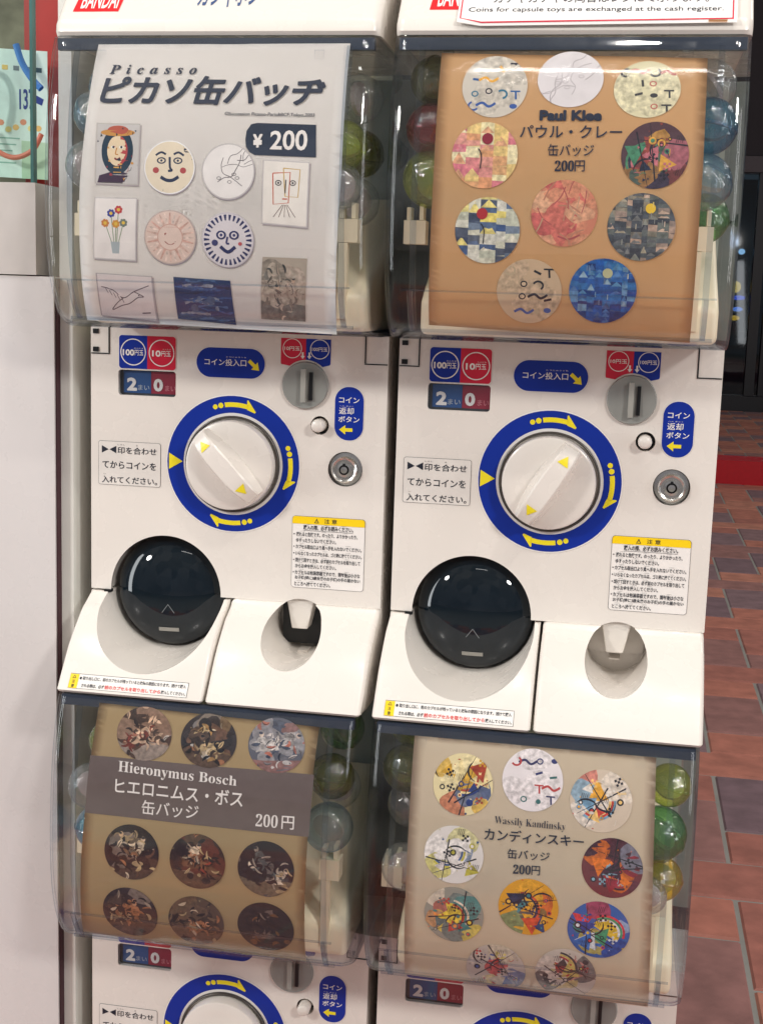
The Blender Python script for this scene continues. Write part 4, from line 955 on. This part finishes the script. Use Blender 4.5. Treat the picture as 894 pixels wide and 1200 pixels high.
make_poster((0, 0), 'white poster sheet with navy katakana title and round and square prints', (252, 248, 245), [(-.1018, .5788), (-.111, .4603), (-.1142, .3434)], [(.1193, .5795), (.1186, .4745), (.1132, .3388)],
  [('R', [(-.0969, .5114), (-.0577, .511), (-.0585, .4597), (-.0970, .4605)], 'portrait', (196, 192, 190), [(32, 52, 76), (30, 44, 66), (206, 160, 70), (150, 44, 60), (236, 226, 206), (180, 90, 60), (46, 34, 60)], 3, (186, 180, 176)),
   (-.0306, .4751, .0226, .0224, 'mask', (228, 214, 190), [(28, 44, 74), (28, 44, 74), (172, 70, 72)], 12, (240, 238, 238)),
   (.0214, .4724, .0232, .0232, 'line', (234, 229, 226), [(70, 66, 74), (90, 84, 90)], 5, (196, 190, 190)),
   ('R', [(.0516, .4826), (.0914, .4811), (.0906, .4274), (.0514, .4300)], 'boxface', (234, 228, 220), [(190, 80, 50), (196, 160, 80), (60, 60, 66), (190, 80, 50)], 8, (200, 194, 194)),
   ('R', [(-.0970, .4490), (-.0591, .4490), (-.0615, .3959), (-.1004, .3971)], 'flowers', (234, 228, 224), [(200, 130, 70), (60, 70, 150), (190, 60, 70), (120, 130, 120), (210, 150, 70), (150, 150, 146), (150, 80, 150)], 21, (200, 194, 194)),
   (-.0298, .4168, .0232, .0228, 'sun', (222, 198, 186), [(222, 200, 188), (206, 170, 156), (224, 206, 196), (198, 150, 136)], 31, (190, 172, 166)),
   (.0214, .4158, .0230, .0229, 'rays', (220, 214, 218), [(44, 50, 96), (44, 50, 96), (60, 64, 110), (190, 90, 96)], 44, (206, 200, 206)),
   ('R', [(.0519, .4025), (.0906, .4021), (.0865, .3490), (.0470, .3500)], 'frag', (176, 164, 150), [(176, 164, 150), (186, 174, 162), (92, 84, 78), (40, 48, 54), (196, 176, 160), (120, 108, 98)], 9, None),
   ('R', [(-.0995, .3850), (-.0476, .3833), (-.0475, .3440), (-.1000, .3480)], 'bird', (222, 214, 212), [(84, 76, 86), (90, 84, 90)], 17, (176, 168, 170)),
   ('R', [(-.0285, .3835), (.0223, .3817), (.0240, .3440), (-.0285, .3475)], 'waves', (26, 54, 100), [(30, 60, 112), (44, 80, 134), (20, 40, 78), (64, 96, 140), (130, 140, 156)], 23, None)],
  [('title_text', [(serif_it('Picasso'), [(-.0886, .5609), (-.0108, .5609), (-.0108, .5529), (-.0886, .5529)], NV_, .01, 1.75), ('ピカソ缶バッヂ', [(-.0945, .5513), (.1015, .5508), (.1015, .5273), (-.0945, .5273)], NV_, .035, .96, .22)]),
   ('copyright_text', [('©Succession Picasso-Paris&BCF,Tokyo,2003', [(.0163, .5217), (.0938, .5211), (.0940, .5174), (.0166, .5178)], (60, 64, 80), .01, 1, .15)]),
   ('price_tag', [('poly', tag, (38, 50, 70)), ('¥', [(.0426, .5028), (.0500, .5030), (.0500, .4928), (.0426, .4926)], PW, .03), ('200', [(.0570, .5062), (.0888, .5075), (.0888, .4903), (.0570, .4908)], PW, .02)])], 1)
BG = (202, 142, 92)
make_poster((1, 0), 'tan brown glossy poster sheet with ten round prints and black centred text', (238, 198, 148), [(-.1035, .5713), (-.1042, .4757), (-.1060, .3500)], [(.1094, .5673), (.1108, .4790), (.1108, .3430)],
  [(-.0579, .5438, .0265, .0250, 'sign', (206, 198, 186), [(56, 90, 160), (40, 110, 140), (40, 40, 60), (40, 90, 150), (232, 170, 60)], 2, None),
   (.0027, .5500, .0263, .0225, 'line', (222, 216, 218), [(176, 168, 172), (180, 172, 176)], 6, None),
   (.0637, .5421, .0262, .0225, 'sign', (222, 214, 178), [(60, 60, 66), (190, 110, 100), (60, 60, 66)], 14, None),
   (-.0628, .4886, .0268, .0265, 'block', (228, 210, 150), [(205, 112, 130), (210, 120, 134), (226, 190, 120), (232, 220, 180), (214, 150, 110), (140, 40, 60)], 5, None),
   (.0729, .4904, .0265, .0262, 'abstract', (80, 56, 66), [(214, 160, 70), (140, 66, 60), (70, 130, 100), (40, 50, 74), (190, 110, 120)], 33, None),
   (.0039, .4436, .0267, .0265, 'soft', (206, 130, 104), [(214, 150, 118), (200, 104, 96), (222, 176, 140), (192, 92, 92), (206, 140, 110)], 15, None),
   (-.0579, .4287, .0267, .0266, 'block', (206, 204, 182), [(210, 208, 190), (190, 194, 176), (60, 86, 130), (226, 208, 110), (214, 212, 200), (44, 56, 86), (176, 40, 50)], 29, None),
   (.0657, .4342, .0269, .0266, 'night', (74, 80, 88), [(70, 76, 84), (90, 96, 100), (60, 64, 74), (150, 140, 120), (84, 90, 98), (110, 116, 110), (190, 160, 140), (230, 190, 60)], 8, None),
   (-.0219, .3806, .0268, .0262, 'sign', (206, 178, 146), [(28, 30, 44), (28, 30, 44), (60, 90, 150), (190, 170, 140), (28, 30, 44)], 41, None),
   (.0380, .3827, .0272, .0260, 'night', (30, 84, 160), [(30, 90, 170), (24, 70, 140), (40, 104, 180), (20, 50, 110), (50, 120, 180), (30, 80, 150), (120, 160, 190), (190, 190, 150)], 19, None)],
  [('title_text', [('Paul Klee', [(-.0198, .5246), (.0288, .5248), (.0290, .5172), (-.0196, .5170)], NV_, .035), ('パウル・クレー', [(-.0356, .5130), (.0460, .5134), (.0463, .5032), (-.0352, .5028)], NV_, .012), ('缶バッジ', [(-.0120, .4983), (.0246, .4985), (.0247, .4888), (-.0117, .4886)], NV_, .008)]),
   ('price_text', [(serif('200'), [(-.0058, .4852), (.0096, .4855), (.0098, .4768), (-.0056, .4766)], NV_, .01), ('円', [(.0102, .4855), (.0181, .4857), (.0183, .4768), (.0104, .4767)], NV_, .008)])], 2)
DB = [(18, 22, 32), (30, 22, 24), (20, 24, 34), (128, 96, 70), (226, 204, 174), (52, 38, 36), (176, 118, 80), (24, 24, 32), (204, 176, 130)]
make_poster((0, 1), 'olive brown poster sheet with dark brown title band and nine dark round prints', (206, 182, 140), [(-.1019, .5790), (-.1092, .4718), (-.1188, .3490)], [(.1081, .5750), (.1046, .5062), (.1010, .3450)],
  [(-.0552, .5556, .0266, .0238, 'frag', (70, 50, 44), [(226, 190, 160), (220, 180, 150), (50, 40, 40), (230, 222, 210), (120, 50, 40), (80, 60, 50)], 2, None),
   (.0067, .5550, .0264, .0238, 'frag', (50, 44, 48), DB+[(210, 205, 196), (196, 150, 90)], 7, None),
   (.0703, .5560, .0264, .0240, 'frag', (90, 92, 104), [(60, 70, 90), (214, 206, 200), (222, 212, 206), (190, 110, 90), (120, 116, 120), (200, 190, 186), (36, 44, 64)], 13, None),
   (-.0624, .4446, .0265, .0270, 'frag', (36, 32, 38), DB, 20, None), (.0011, .4425, .0266, .0270, 'frag', (52, 40, 38), DB+[(150, 60, 44), (160, 66, 50)], 25, None), (.0660, .4424, .0266, .0270, 'frag', (24, 28, 38), [(24, 28, 38), (30, 36, 46), (206, 190, 170), (190, 160, 120), (80, 90, 92), (26, 30, 40)], 31, None),
   (-.0665, .3810, .0270, .0275, 'frag', (44, 38, 44), DB, 37, None), (-.0021, .3795, .0268, .0275, 'frag', (84, 68, 58), DB+[(120, 96, 76)], 42, None), (.0649, .3820, .0270, .0268, 'frag', (40, 32, 34), [(40, 32, 34), (60, 44, 40), (140, 92, 50), (34, 30, 36), (30, 28, 34), (196, 170, 150)], 47, None)],
  [('title_text', [(serif('Hieronymus Bosch'), [(-.0778, .5298), (.0360, .5262), (.0357, .5150), (-.0778, .5170)], PW, .0), ('ヒエロニムス・ボス', [(-.0798, .5135), (.0431, .5131), (.0424, .4987), (-.0799, .5001)], PW, .012), ('缶バッジ', [(-.0530, .4960), (.0016, .4966), (.0010, .4831), (-.0534, .4824)], PW, .008)]),
   ('price_text', [(serif('200'), [(.0555, .4940), (.0760, .4944), (.0757, .4826), (.0552, .4823)], PW, .0), ('円', [(.0795, .4945), (.0911, .4948), (.0909, .4825), (.0793, .4823)], PW, .008)])], 3,
  band=([(-.1058, .5320), (.1070, .5339), (.1048, .4772), (-.1086, .4782)], (104, 92, 90)))
KB = [(60, 100, 170), (226, 170, 60), (200, 60, 60), (60, 130, 120), (230, 214, 180), (40, 50, 90), (240, 232, 224)]
make_poster((1, 1), 'beige glossy poster sheet with ten abstract colourful round prints and navy text', (242, 228, 206), [(-.1048, .5752), (-.1049, .4718), (-.1058, .3450)], [(.1064, .5749), (.1089, .4947), (.1142, .3410)],
  [(-.0586, .5378, .0265, .0266, 'abstract', (232, 216, 168), [(232, 216, 168), (206, 160, 60), (40, 60, 120), (226, 206, 150), (170, 70, 50)], 3, None),
   (.0019, .5470, .0265, .0266, 'sign', (236, 228, 230), [(50, 56, 110), (186, 70, 70), (60, 110, 110), (60, 60, 100)], 9, None),
   (.0618, .5348, .0268, .0267, 'abstract', (214, 196, 176), [(234, 170, 60), (226, 216, 206), (120, 160, 190), (206, 70, 60), (238, 196, 120)], 13, None),
   (-.0632, .4752, .0264, .0265, 'abstract', (226, 220, 216), [(226, 220, 216), (236, 230, 226), (190, 180, 70), (60, 90, 140), (216, 206, 206)], 18, None),
   (.0748, .4779, .0262, .0268, 'abstract', (110, 50, 60), [(70, 34, 60), (226, 120, 40), (40, 34, 56), (150, 40, 60), (130, 170, 190)], 22, None),
   (-.0610, .4183, .0266, .0272, 'abstract', (150, 150, 140), [(90, 110, 110), (230, 200, 70), (226, 210, 190), (60, 130, 130), (190, 70, 60), (230, 140, 70)], 27, None),
   (.0046, .4337, .0264, .0268, 'abstract', (222, 160, 44), [(36, 60, 110), (226, 166, 50), (206, 80, 50), (40, 50, 80), (228, 180, 70), (60, 130, 140)], 35, None),
   (.0664, .4192, .0270, .0274, 'abstract', (50, 96, 170), [(50, 110, 190), (226, 190, 60), (206, 60, 70), (60, 150, 110), (214, 220, 226), (40, 70, 150)], 38, None),
   (-.0222, .3650, .0268, .0280, 'abstract', (196, 186, 176), [(200, 190, 180), (206, 194, 170), (50, 80, 150), (214, 200, 120), (196, 60, 60)], 43, None),
   (.0399, .3690, .0270, .0280, 'abstract', (206, 196, 184), [(50, 50, 56), (210, 200, 190), (60, 60, 66), (200, 180, 100), (170, 60, 60)], 49, None)],
  [('title_text', [(serif('Wassily Kandinsky'), [(-.0289, .5138), (.0328, .5135), (.0328, .5052), (-.0287, .5055)], NV_, -.012), ('カンディンスキー', [(-.0371, .5028), (.0491, .5035), (.0495, .4935), (-.0372, .4916)], NV_, .016), ('缶バッジ', [(-.0161, .4862), (.0206, .4864), (.0207, .4780), (-.0160, .4772)], NV_, .012)]),
   ('price_text', [(serif('200'), [(-.0105, .4724), (.0050, .4728), (.0050, .4643), (-.0104, .4638)], NV_, .012), ('円', [(.0056, .4728), (.0130, .4730), (.0131, .4645), (.0057, .4643)], NV_, .012)])], 4)

# ================================================================== CAPSULES
def capmat(nm, body, edge, refl=1.3): return clear('capsule_'+nm, body, edge, 2.2, refl, .03, .35, 3, .09, .12 if nm == 'clear' else .16)
CM = {'clear': capmat('clear', (248, 251, 251), (205, 216, 222)), 'blue': capmat('blue', (120, 196, 224), (60, 124, 170)), 'paleblue': capmat('paleblue', (176, 214, 232), (90, 140, 180)), 'green': capmat('green', (170, 222, 166), (84, 150, 90)),
      'lime': capmat('lime', (232, 242, 150), (176, 196, 70)), 'yellow': capmat('yellow', (246, 226, 84), (190, 160, 20)), 'red': capmat('red', (222, 120, 126), (160, 60, 76)), 'olive': capmat('olive', (180, 186, 110), (100, 110, 44))}
def make_capsule(cname):
    r = thing('capsule', 'x', 'capsule')
    def half(a0, a1, rad):
        bm = bmesh.new(); prof = [(rad*math.cos(a), rad*math.sin(a)) for a in [a0+(a1-a0)*k/14 for k in range(15)]]
        n = 36; prev = None
        for rr, z in prof:
            rr = max(rr, 1e-4); rv = [bm.verts.new((rr*math.cos(2*PI*k/n), rr*math.sin(2*PI*k/n), z)) for k in range(n)]
            if prev:
                for k in range(n): bm.faces.new((prev[k], prev[(k+1) % n], rv[(k+1) % n], rv[k]))
            prev = rv
        bmesh.ops.recalc_face_normals(bm, faces=bm.faces); return bm
    link('top_half', half(0, PI/2, 1.0), CM['clear' if cname in ('clear', 'paleblue') else cname], r, True); link('bottom_half', half(-PI/2, 0, 1.0), CM[cname], r, True)
    bm = bmesh.new(); n = 40; prof = [(1.005, -.07), (1.03, -.06), (1.03, .06), (1.005, .07)]; prev = None
    for rr, z in prof:
        rv = [bm.verts.new((rr*math.cos(2*PI*k/n), rr*math.sin(2*PI*k/n), z)) for k in range(n)]
        if prev:
            for k in range(n): bm.faces.new((prev[k], prev[(k+1) % n], rv[(k+1) % n], rv[k]))
        prev = rv
    link('rim', bm, CM[cname], r, True)
    rn = random.Random(len(cname)*7); bm = bmesh.new()
    bmesh.ops.create_cone(bm, cap_ends=True, segments=28, radius1=.68, radius2=.68, depth=.16)
    bmesh.ops.rotate(bm, cent=(0, 0, 0), matrix=Matrix.Rotation(.9, 3, 'X'), verts=bm.verts)
    link('pin_badge', bm, mat('badge_tin', {'clear': (180, 170, 170), 'red': (150, 90, 90)}.get(cname, (150, 160, 150)), .3, .3), r)
    return r
protos = {}
caps = [  # machine, x, y, z, radius, colour, tilt, label
 ((0, 0), -.1195, -.062, .480, .0215, 'clear', (1.2, .4), 'clear capsule at the left of the white poster, above the cream bracket'),
 ((0, 0), -.1170, -.050, .525, .0215, 'paleblue', (.4, .9), 'pale blue capsule at the upper left of the white poster'),
 ((0, 0), .1095, -.058, .5000, .0215, 'lime', (3.0, .3), 'lime green capsule at the upper right of the white poster'),
 ((0, 0), .1090, -.062, .4655, .0195, 'clear', (.7, 1.2), 'clear capsule right of the white poster just above the cream bracket'),
 ((0, 0), .1150, -.010, .4980, .0215, 'olive', (.3, .3), 'olive capsule deep at the right side of the white poster box'),
 ((0, 0), -.1150, -.005, .495, .0215, 'clear', (.3, .8), 'clear capsule deep behind the left edge of the white poster'),
 ((1, 0), -.1150, -.045, .5150, .0230, 'red', (3.1, .1), 'red capsule at the upper left of the tan poster'),
 ((1, 0), -.1130, -.055, .4730, .0240, 'lime', (1.3, 1.2), 'lime rimmed clear capsule left of the tan poster'),
 ((1, 0), .1160, -.050, .5200, .0235, 'blue', (3.1, .2), 'deep blue capsule at the upper right of the tan poster'),
 ((1, 0), .1140, -.058, .4740, .0235, 'paleblue', (2.6, .3), 'pale blue capsule right of the tan poster below the deep blue one'),
 ((1, 0), .1190, -.010, .4480, .0215, 'green', (2.8, .2), 'green capsule at the right of the tan poster box, lowest in its column'),
 ((1, 0), -.1150, .010, .5000, .0230, 'olive', (.2, .2), 'olive capsule deep at the left of the tan poster box'),
 ((0, 1), -.1200, -.060, .4870, .0220, 'clear', (.9, .6), 'clear crinkled capsule left of the dark title band'),
 ((0, 1), -.1180, -.052, .4420, .0215, 'blue', (3.1, .1), 'blue capsule left of the olive brown poster'),
 ((0, 1), -.1120, -.035, .5250, .0200, 'lime', (3.0, .2), 'lime capsule at the upper left of the olive brown poster'),
 ((0, 1), .1130, -.050, .5160, .0215, 'olive', (3.0, .1), 'olive capsule at the upper right of the olive brown poster'),
 ((0, 1), .1130, -.058, .4690, .0225, 'paleblue', (1.1, .6), 'pale blue clear capsule right of the dark title band'),
 ((0, 1), .1120, -.010, .4920, .0215, 'clear', (.5, 1.0), 'clear capsule deep at the right of the olive brown poster box'),
 ((1, 1), -.1160, -.050, .5310, .0225, 'olive', (3.0, .2), 'olive capsule at the upper left of the beige poster'),
 ((1, 1), -.1140, -.058, .4380, .0215, 'clear', (.8, .8), 'clear capsule left of the beige poster above its bracket'),
 ((1, 1), -.1150, -.020, .4850, .0225, 'clear', (2.0, .8), 'clear capsule deep at the left of the beige poster box'),
 ((1, 1), .1210, -.050, .5380, .0195, 'lime', (3.0, .3), 'lime capsule at the upper right of the beige poster'),
 ((1, 1), .1150, -.052, .4930, .0245, 'green', (2.4, .7), 'large green capsule right of the beige poster'),
 ((1, 1), .1190, -.040, .4450, .0205, 'yellow', (3.0, .1), 'yellow capsule right of the beige poster below the green one'),
 ((1, 1), .1080, -.068, .4400, .0165, 'clear', (.8, .2), 'small clear capsule beside the yellow one at the beige poster edge')]
for key, x, y, z, cn, lb in (((0, 0), .1180, -.035, .5420, 'clear', 'clear capsule topmost at the right of the white poster'), ((0, 0), -.1170, -.015, .555, 'blue', 'blue capsule deep at the top left of the white poster box'),
 ((1, 0), .1170, -.015, .5580, 'clear', 'clear capsule topmost deep at the right of the tan poster box'), ((1, 0), -.1170, -.030, .5580, 'olive', 'olive capsule topmost at the left of the tan poster box'),
 ((0, 1), -.1160, -.010, .4650, 'olive', 'olive capsule deep at the left of the olive brown poster box'), ((0, 1), .1160, -.020, .5540, 'green', 'green capsule topmost at the right of the olive brown poster box'),
 ((1, 1), -.1170, -.010, .5600, 'lime', 'lime capsule topmost deep at the left of the beige poster box'), ((1, 1), .1130, -.010, .4670, 'olive', 'olive capsule deep behind the green and yellow ones at the beige poster'),
 ((0, 0), .1130, -.012, .4560, 'clear', 'clear capsule deep at the right of the white poster box near the bracket')):
    caps.append((key, x, y, z, .0212, cn, (len(caps)*1.3 % 3, len(caps)*.7 % 2), lb))
for key, x, y, z, rad, cn, (ax, ay), lb in caps:
    if cn not in protos: protos[cn] = make_capsule(cn); o = protos[cn]
    else: o = copy_tree(protos[cn])
    o.scale = (rad,)*3; o.rotation_euler = (ax, ay, 0); o.location = MS[key].location+Vector((x, y, z))
    prop(o, lb, 'capsule', 'toy capsules in the boxes')
